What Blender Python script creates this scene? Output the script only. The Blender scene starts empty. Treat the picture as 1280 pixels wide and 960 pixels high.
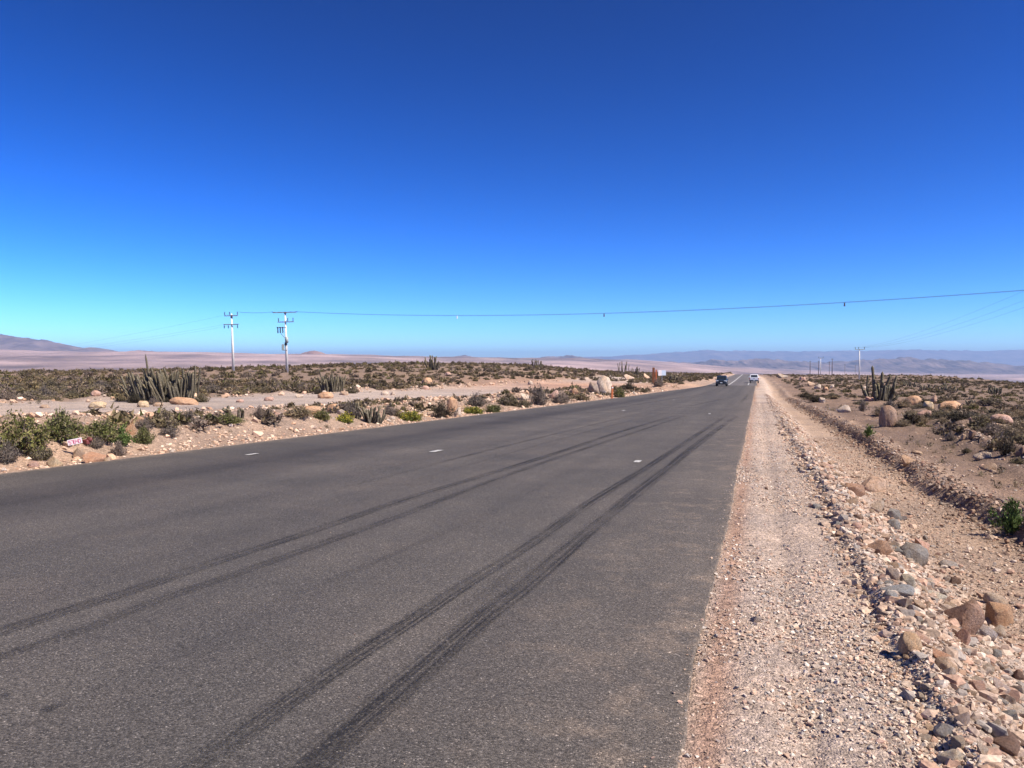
import bpy, bmesh, math, random
import numpy as np
from mathutils import Vector, Matrix

random.seed(7)
RNG = np.random.default_rng(7)
R = math.radians
scene = bpy.context.scene
COL = scene.collection

# ------------------------------------------------------------------ camera
CAM_H = 1.6
YAW, PITCH, FOC = R(17.68), math.atan(28 / 960), 960.0      # focal length in pixels of the 1280 wide photo
cam_data = bpy.data.cameras.new('camera')
cam_data.sensor_width = 36.0
cam_data.lens = 36.0 * FOC / 1280.0
cam_data.clip_start, cam_data.clip_end = 0.05, 250000.0
cam = bpy.data.objects.new('camera', cam_data)
cam.location = (0, 0, CAM_H)
cam.rotation_euler = (math.pi / 2 - PITCH, 0, YAW)
COL.objects.link(cam)
scene.camera = cam

# ------------------------------------------------------------------ sky, sun, exposure
SUN_EL, SUN_AZ = R(48), R(101)
world = bpy.data.worlds.new('World')
scene.world = world
world.use_nodes = True
wn, wl = world.node_tree.nodes, world.node_tree.links
sky = wn.new('ShaderNodeTexSky')
sky.sky_type = 'NISHITA'
sky.sun_disc = False
sky.sun_elevation, sky.sun_rotation = SUN_EL, SUN_AZ
sky.altitude, sky.air_density, sky.dust_density, sky.ozone_density = 2500.0, 1.0, 0.1, 8.0
# the photograph's contrasty, saturated rendering of a clear sky: one response curve for the whole dome
gain = wn.new('ShaderNodeVectorMath'); gain.operation = 'SCALE'; gain.inputs['Scale'].default_value = 0.440
resp = wn.new('ShaderNodeGamma'); resp.inputs['Gamma'].default_value = 1.95
wl.new(sky.outputs[0], gain.inputs[0]); wl.new(gain.outputs[0], resp.inputs[0])
hsv = wn.new('ShaderNodeHueSaturation'); hsv.inputs['Saturation'].default_value = 1.05
wl.new(resp.outputs[0], hsv.inputs['Color']); wl.new(hsv.outputs[0], wn['Background'].inputs[0])
wn['Background'].inputs[1].default_value = 0.1

sun_data = bpy.data.lights.new('sun', 'SUN')
sun_data.energy, sun_data.angle, sun_data.color = 4.9, R(0.53), (1.0, 0.90, 0.77)
sun = bpy.data.objects.new('sun', sun_data)
sdir = Vector((math.sin(SUN_AZ) * math.cos(SUN_EL), math.cos(SUN_AZ) * math.cos(SUN_EL), math.sin(SUN_EL)))
sun.rotation_euler = sdir.to_track_quat('Z', 'Y').to_euler()
sun.location = (30, 10, 40)
COL.objects.link(sun)
vs = scene.view_settings
vs.view_transform, vs.look, vs.gamma, vs.exposure, vs.use_curve_mapping = 'Standard', 'None', 1.0, 0.84, False
scene.cycles.volume_bounces = 0
scene.cycles.max_bounces = 6

# ------------------------------------------------------------------ helpers
def tag(o, label=None, cat=None, group=None, kind=None):
    for k, v in (('label', label), ('category', cat), ('group', group), ('kind', kind)):
        if v:
            o[k] = v
    return o

def link(o, parent=None):
    COL.objects.link(o)
    if parent is not None:
        o.parent = parent
    return o

def empty(name, loc, rz=0.0, rx=0.0, ry=0.0):
    o = bpy.data.objects.new(name, None)
    o.empty_display_size = 0.2
    o.location = loc
    o.rotation_euler = (rx, ry, rz)
    return link(o)

def mesh_np(name, V, Fc, mat=None, cols=None, smooth=False, nper=None):
    """mesh from numpy arrays; Fc is (n,3) or (n,4); cols per vertex (n,3)"""
    me = bpy.data.meshes.new(name)
    V = np.ascontiguousarray(V, dtype=np.float32)
    Fc = np.ascontiguousarray(Fc, dtype=np.int32)
    n, k = Fc.shape
    me.vertices.add(len(V)); me.vertices.foreach_set('co', V.ravel())
    me.loops.add(n * k); me.loops.foreach_set('vertex_index', Fc.ravel())
    me.polygons.add(n)
    me.polygons.foreach_set('loop_start', np.arange(0, n * k, k, dtype=np.int32))
    me.polygons.foreach_set('use_smooth', np.full(n, smooth))
    if cols is not None:
        a = me.color_attributes.new('tint', 'FLOAT_COLOR', 'POINT')
        c = np.ones((len(V), 4), np.float32); c[:, :3] = cols
        a.data.foreach_set('color', c.ravel())
    me.update(); me.validate()
    if mat: me.materials.append(mat)
    return me

def obj(name, me, parent=None, loc=None, rot=None, scale=None):
    o = bpy.data.objects.new(name, me)
    if loc is not None: o.location = loc
    if rot is not None: o.rotation_euler = rot
    if scale is not None: o.scale = scale if hasattr(scale, '__len__') else (scale,) * 3
    return link(o, parent)

class MB:
    """collects simple shapes into one mesh"""
    def __init__(s): s.bm = bmesh.new()
    def box(s, c, d, rot=None, bev=0.0):
        r = bmesh.ops.create_cube(s.bm, size=1.0)
        vs_ = r['verts']
        M = Matrix.Translation(c) @ (rot or Matrix()) @ Matrix.Diagonal((d[0], d[1], d[2], 1))
        bmesh.ops.transform(s.bm, matrix=M, verts=vs_)
        if bev:
            es = list({e for v in vs_ for e in v.link_edges})
            bmesh.ops.bevel(s.bm, geom=es, offset=bev, segments=2, affect='EDGES', profile=0.5)
        return s
    def cyl(s, p0, p1, r0, r1=None, n=12):
        p0, p1 = Vector(p0), Vector(p1)
        d = p1 - p0
        r = bmesh.ops.create_cone(s.bm, cap_ends=True, segments=n, radius1=r0, radius2=r0 if r1 is None else r1, depth=d.length)
        M = Matrix.Translation((p0 + p1) / 2) @ d.to_track_quat('Z', 'Y').to_matrix().to_4x4()
        bmesh.ops.transform(s.bm, matrix=M, verts=r['verts'])
        return s
    def ball(s, c, rad, sub=2):
        r = bmesh.ops.create_icosphere(s.bm, subdivisions=sub, radius=1.0)
        rr = rad if hasattr(rad, '__len__') else (rad,) * 3
        bmesh.ops.transform(s.bm, matrix=Matrix.Translation(c) @ Matrix.Diagonal((*rr, 1)), verts=r['verts'])
        return s
    def prism(s, pts, axis, a, b):
        """extrude a closed 2D outline along an axis (0=x: pts are (y,z); 1=y: pts are (x,z))"""
        def P(p, t): return (t, p[0], p[1]) if axis == 0 else (p[0], t, p[1])
        A = [s.bm.verts.new(P(p, a)) for p in pts]; B = [s.bm.verts.new(P(p, b)) for p in pts]
        s.bm.faces.new(A); s.bm.faces.new(B[::-1])
        for i in range(len(pts)):
            j = (i + 1) % len(pts)
            s.bm.faces.new((A[i], B[i], B[j], A[j]))
        return s
    def mesh(s, name, mat, smooth=False):
        bmesh.ops.recalc_face_normals(s.bm, faces=s.bm.faces)
        me = bpy.data.meshes.new(name)
        s.bm.to_mesh(me); s.bm.free()
        if smooth: me.polygons.foreach_set('use_smooth', [True] * len(me.polygons))
        if mat: me.materials.append(mat)
        return me
    def build(s, name, mat, parent=None, smooth=False, **k):
        return obj(name, s.mesh(name, mat, smooth), parent, **k)

# noise ------------------------------------------------------------
def _hash(ix, iy, seed):
    h = (ix.astype(np.int64) * 374761393 + iy.astype(np.int64) * 668265263 + seed * 2147483647) & 0xFFFFFFFF
    h = ((h ^ (h >> 13)) * 1274126177) & 0xFFFFFFFF
    h = (h ^ (h >> 16)) & 0xFFFFFFFF
    return h / 4294967295.0

def vnoise(x, y, seed=0):
    x = np.asarray(x, float); y = np.asarray(y, float)
    ix, iy = np.floor(x), np.floor(y)
    fx, fy = x - ix, y - iy
    fx = fx * fx * fx * (fx * (fx * 6 - 15) + 10); fy = fy * fy * fy * (fy * (fy * 6 - 15) + 10)
    a, b = _hash(ix, iy, seed), _hash(ix + 1, iy, seed)
    c, d = _hash(ix, iy + 1, seed), _hash(ix + 1, iy + 1, seed)
    return (a + (b - a) * fx) * (1 - fy) + (c + (d - c) * fx) * fy

def fbm(x, y, seed=0, oct=4, gain=0.5):
    s, a, t = 0.0, 1.0, 0.0
    for k in range(oct):
        s = s + a * (vnoise(x * 2 ** k + 17.3 * k, y * 2 ** k - 9.1 * k, seed + k) * 2 - 1); t += a; a *= gain
    return s / t

def sstep(a, b, x):
    t = np.clip((x - a) / (b - a), 0, 1)
    return t * t * (3 - 2 * t)

def interp_s(x, xs, ys, w):
    return sum(np.interp(x + k * w, xs, ys) for k in (-1, -.5, 0, .5, 1)) / 5

# ------------------------------------------------------------------ terrain shape (metres; road runs along +Y)
ZX = [-80, 0, 95, 140, 165, 262, 420, 570, 720, 1100, 3000]
ZZ = [80 * .0234, 0, -95 * .0234, -2.66, -2.80, -3.35, -5.1, -7.4, -11.5, -26, -60]
def road_z(y): return interp_s(y, ZX, ZZ, 14.0)
def road_right(y):
    y = np.asarray(y, float)
    t = np.clip((y - 145) / 355, 0, 2.5)
    return -0.32 + 0.32 * sstep(100, 145, y) - 4.0 * t * t
def road_left(y):
    y = np.asarray(y, float)
    t = np.clip((y - 145) / 355, 0, 2.5)
    return -11.68 + 3.2 * sstep(88, 146, y) - 4.0 * t * t
EB = [-180, -100, -60, -51, -35, -20, -10, -4, 3, 8, 12, 16, 25, 60, 110, 180]
ER = [300, 260, 230, 230, 250, 270, 430, 640, 600, 480, 330, 205, 170, 160, 220, 300]
MB_ = [-180, -75, -60, -45, -33, -25, -17, -9, -2, 6, 14, 30, 90, 180]
MT_ = [-60, 120, 150, 138, 105, 82, 58, 20, -90, -200, -235, -240, -150, -60]
FL_ = [-150, -150, -140, -130, -120, -120, -120, -140, -190, -240, -265, -270, -200, -150]

def terrain(x, y):
    x = np.asarray(x, float); y = np.asarray(y, float)
    r = np.hypot(x, y)
    b = np.degrees(np.arctan2(x, y))
    zr = road_z(np.minimum(y, 900))
    ur, ul = x - road_right(y), road_left(y) - x
    n1, n2, n3 = fbm(x / 2.2, y / 2.2, 3, 3), fbm(x / 9, y / 9, 11, 3), fbm(x / 60, y / 60, 21, 3)
    # right: shoulder, rubble slope, bench, berm, natural ground
    edge = 1.12 + 0.10 * fbm(y / 3.0, y * 0 + .5, 31, 2) + 0.12 * sstep(3, 14, y)
    sh = -0.022 - 0.015 * n1 * sstep(0, .3, ur) - 0.03 * np.exp(-((ur - 0.55) / .12) ** 2)
    slope = sstep(0, 1.25, ur - edge)
    rt = sh - 0.50 * slope + 0.06 * n1 * slope + .075 * sstep(-.02, .10, ur - edge) * (1 - sstep(.25, .7, ur - edge)) * (.6 + .8 * vnoise(x / .5, y / .7, 41))
    n4 = fbm(x / .45, y / .45, 35, 3)
    cut = sstep(0, .26, ur - 3.55 - .26 * n1 - .4 * n2 - .12 * n4)
    rt = rt + .24 * cut * (.8 + .5 * n2) + .10 * np.exp(-((ur - 3.9 - .26 * n1 - .4 * n2) / 0.3) ** 2) * (0.8 + .8 * n4)
    nat = sstep(3.7, 6.0, ur)
    led = sstep(0, .16, ur - 7.0 - .9 * n2 - .35 * n1) * sstep(8, 13, y) * (1 - sstep(30, 44, y))
    rt = rt + .22 * led * (1 - sstep(9, 14, ur))
    rt = rt + nat * (-0.06 + 0.20 * n1 + 0.30 * n2 + .11 * n4) + sstep(12, 50, ur) * n3 * 0.7
    rt = rt + 0.22 * np.exp(-((ur - 7.2 - 1.5 * n2) / .6) ** 2) * sstep(6, 12, y) * (1 - sstep(28, 40, y))
    # left: narrow gravel, mounds, track, plain
    md = 0.62 * np.exp(-((ul - 3.6 - 1.6 * n2) / 1.9) ** 2) * (0.65 + .9 * fbm(x / 5, y / 5, 77, 2))
    lt = -0.03 - 0.015 * n1 * sstep(0, .3, ul) + sstep(.5, 1.6, ul) * (0.05 + .12 * n1 + .05 * fbm(x / .7, y / .7, 36, 2)) + md * sstep(0.5, 2, ul)
    trk = sstep(11.5, 14, ul) * (1 - sstep(25.5, 28.5, ul))
    lt = lt * (1 - trk) + trk * (0.02 + .03 * n1)
    pl = sstep(25, 29, ul)
    lt = lt + pl * (0.1 + 0.10 * n1 + 0.22 * n2 + .25 * n3)
    lt = lt + 0.28 * np.exp(-((ul - 27.2 - .6 * n2) / .9) ** 2) * (.5 + n1)
    rise = 2.9 * np.exp(-((x + 66) / 62) ** 2 - ((y - 188) / 85) ** 2) * sstep(4, 60, ul)
    rise = rise + 1.2 * sstep(20, 90, ul) * sstep(60, 160, y)
    rise = rise + 0.9 * sstep(30, 120, ul) * (1 - sstep(90, 160, y))
    lt = lt + rise
    inside = np.where(ur > 0, rt, np.where(ul > 0, lt, -0.03 - .2 * sstep(.02, .4, np.minimum(-ur, -ul))))
    # ease the offset near the asphalt so no ground pokes through
    z = zr + inside
    # plateau edge and the valley beyond
    re = np.interp(b, EB, ER) * (1 + .12 * fbm(b / 7, b * 0, 51, 3))
    fl, mt = np.interp(b, MB_, FL_), np.interp(b, MB_, MT_)
    far = fl + (mt - fl) * sstep(4500, 11500, r + 900 * fbm(x / 2600, y / 2600, 61, 4)) 
    far = far + (14 + 0.0016 * np.minimum(r, 12000)) * fbm(x / 900, y / 900, 71, 5) * sstep(800, 4000, r)
    far = far - sstep(13000, 22000, r) * (mt - fl) * .9 - sstep(14000, 30000, r) * 60
    k = sstep(0, 1, (r - re) / 900) ** 0.75
    drop = np.maximum(r - re, 0)
    z = z * (1 - k) + far * k - np.minimum(drop * .06, 30) * (1 - k)
    return z

_sy, _cy, _sp, _cp = math.sin(YAW), math.cos(YAW), math.sin(PITCH), math.cos(PITCH)
_T = np.concatenate([np.geomspace(2.0, 1200, 1400)])
def ray(px, py):
    u, v = (px - 640) / FOC, (480 - py) / FOC
    f = np.array([-_sy * _cp, _cy * _cp, -_sp]); r_ = np.array([_cy, _sy, 0.0]); up = np.cross(r_, f)
    return f + u * r_ + v * up
def ground_at(px, py, road=False):
    """the point of the terrain a photo pixel looks at, and the metres one photo pixel spans there"""
    d = ray(px, py)
    P = d[None, :] * _T[:, None]; P[:, 2] += CAM_H
    g = (road_z(P[:, 1]) + 0.0) if road else terrain(P[:, 0], P[:, 1])
    below = np.nonzero(P[:, 2] < g)[0]
    i = int(below[0]) if len(below) else len(_T) - 1
    if i == 0: i = 1
    a, c = P[i - 1, 2] - g[i - 1], P[i, 2] - g[i]
    t = a / (a - c) if a != c else 0.0
    t = min(max(t, 0), 1)
    p = P[i - 1] * (1 - t) + P[i] * t
    D = _T[i - 1] * (1 - t) + _T[i] * t
    return Vector(p), D / FOC
def at_depth(px, py, D):
    d = ray(px, py)
    return Vector(d * D) + Vector((0, 0, CAM_H))
def tz(x, y): return float(terrain(np.array([x]), np.array([y]))[0])

# ------------------------------------------------------------------ materials
def mat(name):
    m = bpy.data.materials.new(name); m.use_nodes = True
    return m, m.node_tree.nodes, m.node_tree.links, m.node_tree.nodes['Principled BSDF']
def N(nodes, t, **k):
    n = nodes.new('ShaderNode' + t)
    for a, v in k.items():
        if a in n.inputs.keys() if hasattr(n.inputs, 'keys') else False: n.inputs[a].default_value = v
        else: setattr(n, a, v)
    return n
def noise(nodes, links, vec, scale, detail=4, rough=.55):
    n = nodes.new('ShaderNodeTexNoise'); n.inputs['Scale'].default_value = scale
    n.inputs['Detail'].default_value = detail; n.inputs['Roughness'].default_value = rough
    if vec is not None: links.new(vec, n.inputs['Vector'])
    return n
def ramp(nodes, links, fac, stops):
    r = nodes.new('ShaderNodeValToRGB'); e = r.color_ramp.elements
    while len(e) < len(stops): e.new(.5)
    for i, (p, c) in enumerate(stops):
        e[i].position = p; e[i].color = (c, c, c, 1) if not hasattr(c, '__len__') else (*c, 1)
    links.new(fac, r.inputs[0]); return r
def mixc(nodes, links, a, b, fac, mode='MIX'):
    m = nodes.new('ShaderNodeMix'); m.data_type = 'RGBA'; m.blend_type = mode
    for s, v in ((6, a), (7, b), (0, fac)):
        if hasattr(v, 'is_linked') or hasattr(v, 'node'): links.new(v, m.inputs[s])
        elif s == 0: m.inputs[0].default_value = v
        else: m.inputs[s].default_value = (*v, 1)
    return m.outputs[2]
def math_(nodes, links, op, a, b=None):
    m = nodes.new('ShaderNodeMath'); m.operation = op
    for i, v in enumerate((a, b)):
        if v is None: continue
        if hasattr(v, 'node'): links.new(v, m.inputs[i])
        else: m.inputs[i].default_value = v
    return m.outputs[0]
def bump(nodes, links, h, bsdf, strength=.5, dist=.02):
    b = nodes.new('ShaderNodeBump'); b.inputs['Strength'].default_value = strength; b.inputs['Distance'].default_value = dist
    links.new(h, b.inputs['Height']); links.new(b.outputs[0], bsdf.inputs['Normal']); return b
def plain(name, col, rough=.6, metal=0.0, var=.15, scale=8.0, spec=None):
    m, n, l, p = mat(name)
    tc = n.new('ShaderNodeTexCoord')
    ns = noise(n, l, tc.outputs['Object'], scale, 4)
    rp = ramp(n, l, ns.outputs[0], [(.25, tuple(c * (1 - var) for c in col)), (.75, tuple(min(c * (1 + var), 1) for c in col))])
    l.new(rp.outputs[0], p.inputs['Base Color'])
    p.inputs['Roughness'].default_value = rough; p.inputs['Metallic'].default_value = metal
    if spec is not None: p.inputs['Specular IOR Level'].default_value = spec
    return m

def make_ground_mat():
    m, n, l, p = mat('desert_soil')
    at = n.new('ShaderNodeAttribute'); at.attribute_name = 'tint'
    tc = n.new('ShaderNodeTexCoord'); v = tc.outputs['Object']
    vo = n.new('ShaderNodeTexVoronoi'); vo.inputs['Scale'].default_value = 75; l.new(v, vo.inputs['Vector'])
    vo2 = n.new('ShaderNodeTexVoronoi'); vo2.inputs['Scale'].default_value = 22; l.new(v, vo2.inputs['Vector'])
    hs = n.new('ShaderNodeSeparateColor'); l.new(vo.outputs['Color'], hs.inputs[0])
    hs2 = n.new('ShaderNodeSeparateColor'); l.new(vo2.outputs['Color'], hs2.inputs[0])
    a = ramp(n, l, hs.outputs[0], [(0, .62), (.55, .95), (.9, 1.2), (1, 1.5)])
    b = ramp(n, l, hs2.outputs[0], [(0, .8), (.7, 1.0), (1, 1.25)])
    n1 = noise(n, l, v, .9, 5, .6); c = ramp(n, l, n1.outputs[0], [(.25, (.74, .76, .80)), (.6, (1.03, 1.0, .97)), (.85, (1.25, 1.2, 1.15))])
    n2 = noise(n, l, v, .07, 5, .6); d = ramp(n, l, n2.outputs[0], [(.3, (.82, .84, .88)), (.7, (1.15, 1.1, 1.04))])
    col = at.outputs['Color']
    for k in (a, b, c, d): col = mixc(n, l, col, k.outputs[0], 1.0, 'MULTIPLY')
    l.new(col, p.inputs['Base Color']); p.inputs['Roughness'].default_value = .95; p.inputs['Specular IOR Level'].default_value = .15
    n3 = noise(n, l, v, 28, 6, .7)
    h = math_(n, l, 'ADD', math_(n, l, 'MULTIPLY', vo.outputs['Distance'], -.35), n3.outputs[0])
    h = math_(n, l, 'ADD', h, math_(n, l, 'MULTIPLY', vo2.outputs['Distance'], -.5))
    n7 = noise(n, l, v, 5.5, 6, .68)
    h = math_(n, l, 'ADD', h, math_(n, l, 'MULTIPLY', n7.outputs[0], 2.2))
    bump(n, l, h, p, .9, .04)
    return m
M_GROUND = make_ground_mat()

def make_asphalt(name, base, old=False):
    m, n, l, p = mat(name)
    tc = n.new('ShaderNodeTexCoord'); v = tc.outputs['Object']
    vo = n.new('ShaderNodeTexVoronoi'); vo.inputs['Scale'].default_value = 135; l.new(v, vo.inputs['Vector'])
    sc = n.new('ShaderNodeSeparateColor'); l.new(vo.outputs['Color'], sc.inputs[0])
    a = ramp(n, l, sc.outputs[0], [(0, .35), (.35, .8), (.75, 1.1), (.9, 1.5), (.985, 2.0), (1, 3.6)])
    n1 = noise(n, l, v, 75, 4, .7); b = ramp(n, l, n1.outputs[0], [(.3, .62), (.55, 1.0), (.75, 1.35)])
    n2 = noise(n, l, v, .55, 5, .6); c = ramp(n, l, n2.outputs[0], [(.28, (.80, .80, .82)), (.72, (1.2, 1.15, 1.12))])
    mp = n.new('ShaderNodeMapping'); mp.inputs['Scale'].default_value = (1.1, .018, 1); l.new(v, mp.inputs[0])
    n3 = noise(n, l, mp.outputs[0], 1.0, 4, .55); d = ramp(n, l, n3.outputs[0], [(.3, (.80, .80, .82)), (.65, (1.12, 1.11, 1.1))])
    mp2 = n.new('ShaderNodeMapping'); mp2.inputs['Scale'].default_value = (14, .35, 1); l.new(v, mp2.inputs[0])
    n5 = noise(n, l, mp2.outputs[0], 1.0, 3, .5); f5 = ramp(n, l, n5.outputs[0], [(.22, .55), (.34, 1.0)])
    col = mixc(n, l, base, a.outputs[0], 1.0, 'MULTIPLY')
    for k in (b, c, d, f5): col = mixc(n, l, col, k.outputs[0], 1.0 if k is not f5 else .55, 'MULTIPLY')
    sx = n.new('ShaderNodeSeparateXYZ'); l.new(v, sx.inputs[0])
    if not old:
        wob = noise(n, l, mp.outputs[0], 2.2, 3)
        xx = math_(n, l, 'ADD', sx.outputs[0], math_(n, l, 'MULTIPLY', wob.outputs[0], .8))
        # dark wheel path in the far lane
        g = math_(n, l, 'MULTIPLY', math_(n, l, 'ADD', xx, 8.55), 1.25)
        g = math_(n, l, 'EXPONENT', math_(n, l, 'MULTIPLY', math_(n, l, 'MULTIPLY', g, g), -1.0))
        col = mixc(n, l, col, (.55, .55, .58), math_(n, l, 'MULTIPLY', g, .85), 'MULTIPLY')
        # dust blown in from both edges
        nd = noise(n, l, v, 2.6, 6, .68)
        er = n.new('ShaderNodeMapRange'); l.new(sx.outputs[0], er.inputs[0]); er.inputs[1].default_value = -2.6; er.inputs[2].default_value = -.3
        el = n.new('ShaderNodeMapRange'); l.new(sx.outputs[0], el.inputs[0]); el.inputs[1].default_value = -11.0; el.inputs[2].default_value = -11.75
        e = math_(n, l, 'MAXIMUM', math_(n, l, 'POWER', er.outputs[0], 2.2), math_(n, l, 'POWER', el.outputs[0], 1.6))
        e = math_(n, l, 'MULTIPLY', e, ramp(n, l, nd.outputs[0], [(.5, .08), (.78, .6)]).outputs[0])
        n6 = noise(n, l, v, .8, 4, .6)
        e2 = math_(n, l, 'MULTIPLY', ramp(n, l, n6.outputs[0], [(.5, 0.0), (.8, .12)]).outputs[0], nd.outputs[0])
        # sand drifted over the crumbling right edge
        dr = n.new('ShaderNodeMapRange'); l.new(math_(n, l, 'ADD', sx.outputs[0], math_(n, l, 'MULTIPLY', noise(n, l, v, 5, 6, .7).outputs[0], .5)), dr.inputs[0]); dr.inputs[1].default_value = -.12; dr.inputs[2].default_value = .10
        e = math_(n, l, 'MAXIMUM', e, math_(n, l, 'MULTIPLY', dr.outputs[0], .8))
        dl = n.new('ShaderNodeMapRange'); l.new(math_(n, l, 'ADD', sx.outputs[0], math_(n, l, 'MULTIPLY', noise(n, l, v, 3, 6, .7).outputs[0], .6)), dl.inputs[0]); dl.inputs[1].default_value = -11.2; dl.inputs[2].default_value = -11.45
        e = math_(n, l, 'MAXIMUM', e, math_(n, l, 'MULTIPLY', dl.outputs[0], .7))
        dust = mixc(n, l, mixc(n, l, (.40, .30, .22), a.outputs[0], .8, 'MULTIPLY'), b.outputs[0], .8, 'MULTIPLY')
        col = mixc(n, l, col, dust, math_(n, l, 'MAXIMUM', e, e2))
    l.new(col, p.inputs['Base Color'])
    p.inputs['Roughness'].default_value = .82; p.inputs['Specular IOR Level'].default_value = .28
    h = math_(n, l, 'ADD', math_(n, l, 'MULTIPLY', vo.outputs['Distance'], -1.0), n1.outputs[0])
    bump(n, l, h, p, .55, .008)
    return m
M_ASPHALT = make_asphalt('new_asphalt', (.090, .083, .0755))
M_OLD = make_asphalt('old_asphalt', (.135, .128, .125), True)

def make_tyre():
    m, n, l, p = mat('tyre_rubber_mark')
    uv = n.new('ShaderNodeUVMap'); sx = n.new('ShaderNodeSeparateXYZ'); l.new(uv.outputs[0], sx.inputs[0])
    tc = n.new('ShaderNodeTexCoord')
    w = math_(n, l, 'ABSOLUTE', math_(n, l, 'SUBTRACT', sx.outputs[0], .5))
    edge = ramp(n, l, math_(n, l, 'MULTIPLY', w, 2.0), [(.62, 1.0), (1.0, 0.0)])
    mp = n.new('ShaderNodeMapping'); mp.inputs['Scale'].default_value = (9.0, .22, 1); l.new(uv.outputs[0], mp.inputs[0])
    st = noise(n, l, mp.outputs[0], 1.0, 3, .6); s2 = ramp(n, l, st.outputs[0], [(.36, .12), (.6, 1.0)])
    gr = noise(n, l, tc.outputs['Object'], 70, 4, .75); g2 = ramp(n, l, gr.outputs[0], [(.40, .12), (.56, 1.0)])
    sl = noise(n, l, tc.outputs['Object'], .8, 4, .6); g3 = ramp(n, l, sl.outputs[0], [(.34, .35), (.58, 1.0)])
    at = n.new('ShaderNodeAttribute'); at.attribute_name = 'tint'
    a = edge.outputs[0]
    for k in (s2.outputs[0], g2.outputs[0], g3.outputs[0], at.outputs['Fac']): a = math_(n, l, 'MULTIPLY', a, k)
    l.new(a, p.inputs['Alpha'])
    p.inputs['Base Color'].default_value = (.018, .018, .02, 1); p.inputs['Roughness'].default_value = .7; p.inputs['Specular IOR Level'].default_value = .25
    return m
M_TYRE = make_tyre()

def make_paint():
    m, n, l, p = mat('worn_road_paint')
    tc = n.new('ShaderNodeTexCoord'); ns = noise(n, l, tc.outputs['Object'], 30, 5, .7)
    rp = ramp(n, l, ns.outputs[0], [(.40, (.16, .15, .145)), (.54, (.58, .57, .55))])
    l.new(rp.outputs[0], p.inputs['Base Color']); p.inputs['Roughness'].default_value = .7
    return m
M_PAINT = make_paint()

def make_stone_mat(name, attr, base=(.4, .3, .24), fine=9.0, bd=.02, stain=.5):
    m, n, l, p = mat(name)
    tc = n.new('ShaderNodeTexCoord'); v = tc.outputs['Object']
    oi = n.new('ShaderNodeObjectInfo')
    if attr == 'tint':
        a = n.new('ShaderNodeAttribute'); a.attribute_name = 'tint'; col = a.outputs['Color']
    elif attr == 'object':
        col = oi.outputs['Color']
    else:
        col = None
    n1 = noise(n, l, v, fine, 6, .65); c1 = ramp(n, l, n1.outputs[0], [(.28, (.5, .5, .52)), (.55, (1.0, 1.0, 1.0)), (.8, (1.28, 1.26, 1.22))])
    n2 = noise(n, l, v, fine * .22, 4, .6); c2 = ramp(n, l, n2.outputs[0], [(.35, (1.0, .86, .72)), (.6, (1.0, 1.0, 1.0)), (.8, (.9, .93, .96))])
    n4 = noise(n, l, v, fine * 6, 3, .6); c4 = ramp(n, l, n4.outputs[0], [(.3, .78), (.7, 1.18)])
    col = mixc(n, l, col if col is not None else base, c1.outputs[0], 1.0, 'MULTIPLY')
    col = mixc(n, l, col, c2.outputs[0], stain, 'MULTIPLY')
    col = mixc(n, l, col, c4.outputs[0], .8, 'MULTIPLY')
    l.new(col, p.inputs['Base Color']); p.inputs['Roughness'].default_value = .9; p.inputs['Specular IOR Level'].default_value = .2
    n3 = noise(n, l, v, fine * 1.6, 8, .7)
    bump(n, l, n3.outputs[0], p, .7, bd)
    return m
M_ROCK = make_stone_mat('boulder_stone', 'object', fine=6.0, bd=.09, stain=.8)
M_GRAVEL = make_stone_mat('gravel_stone', 'tint', fine=40.0, bd=.006, stain=.25)

def make_leaf():
    m, n, l, p = mat('desert_foliage')
    a = n.new('ShaderNodeAttribute'); a.attribute_name = 'tint'
    oi = n.new('ShaderNodeObjectInfo')
    rp = ramp(n, l, oi.outputs['Random'], [(0, (.80, .82, .80)), (.5, (1, 1, 1)), (1, (1.2, 1.12, 1.05))])
    col = mixc(n, l, a.outputs['Color'], rp.outputs[0], 1.0, 'MULTIPLY')
    l.new(col, p.inputs['Base Color']); p.inputs['Roughness'].default_value = .75; p.inputs['Specular IOR Level'].default_value = .2
    tr = n.new('ShaderNodeBsdfTranslucent'); l.new(col, tr.inputs[0])
    mx = n.new('ShaderNodeMixShader'); mx.inputs[0].default_value = .18
    out = n['Material Output']
    l.new(p.outputs[0], mx.inputs[1]); l.new(tr.outputs[0], mx.inputs[2]); l.new(mx.outputs[0], out.inputs[0])
    return m
M_LEAF = make_leaf()

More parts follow.
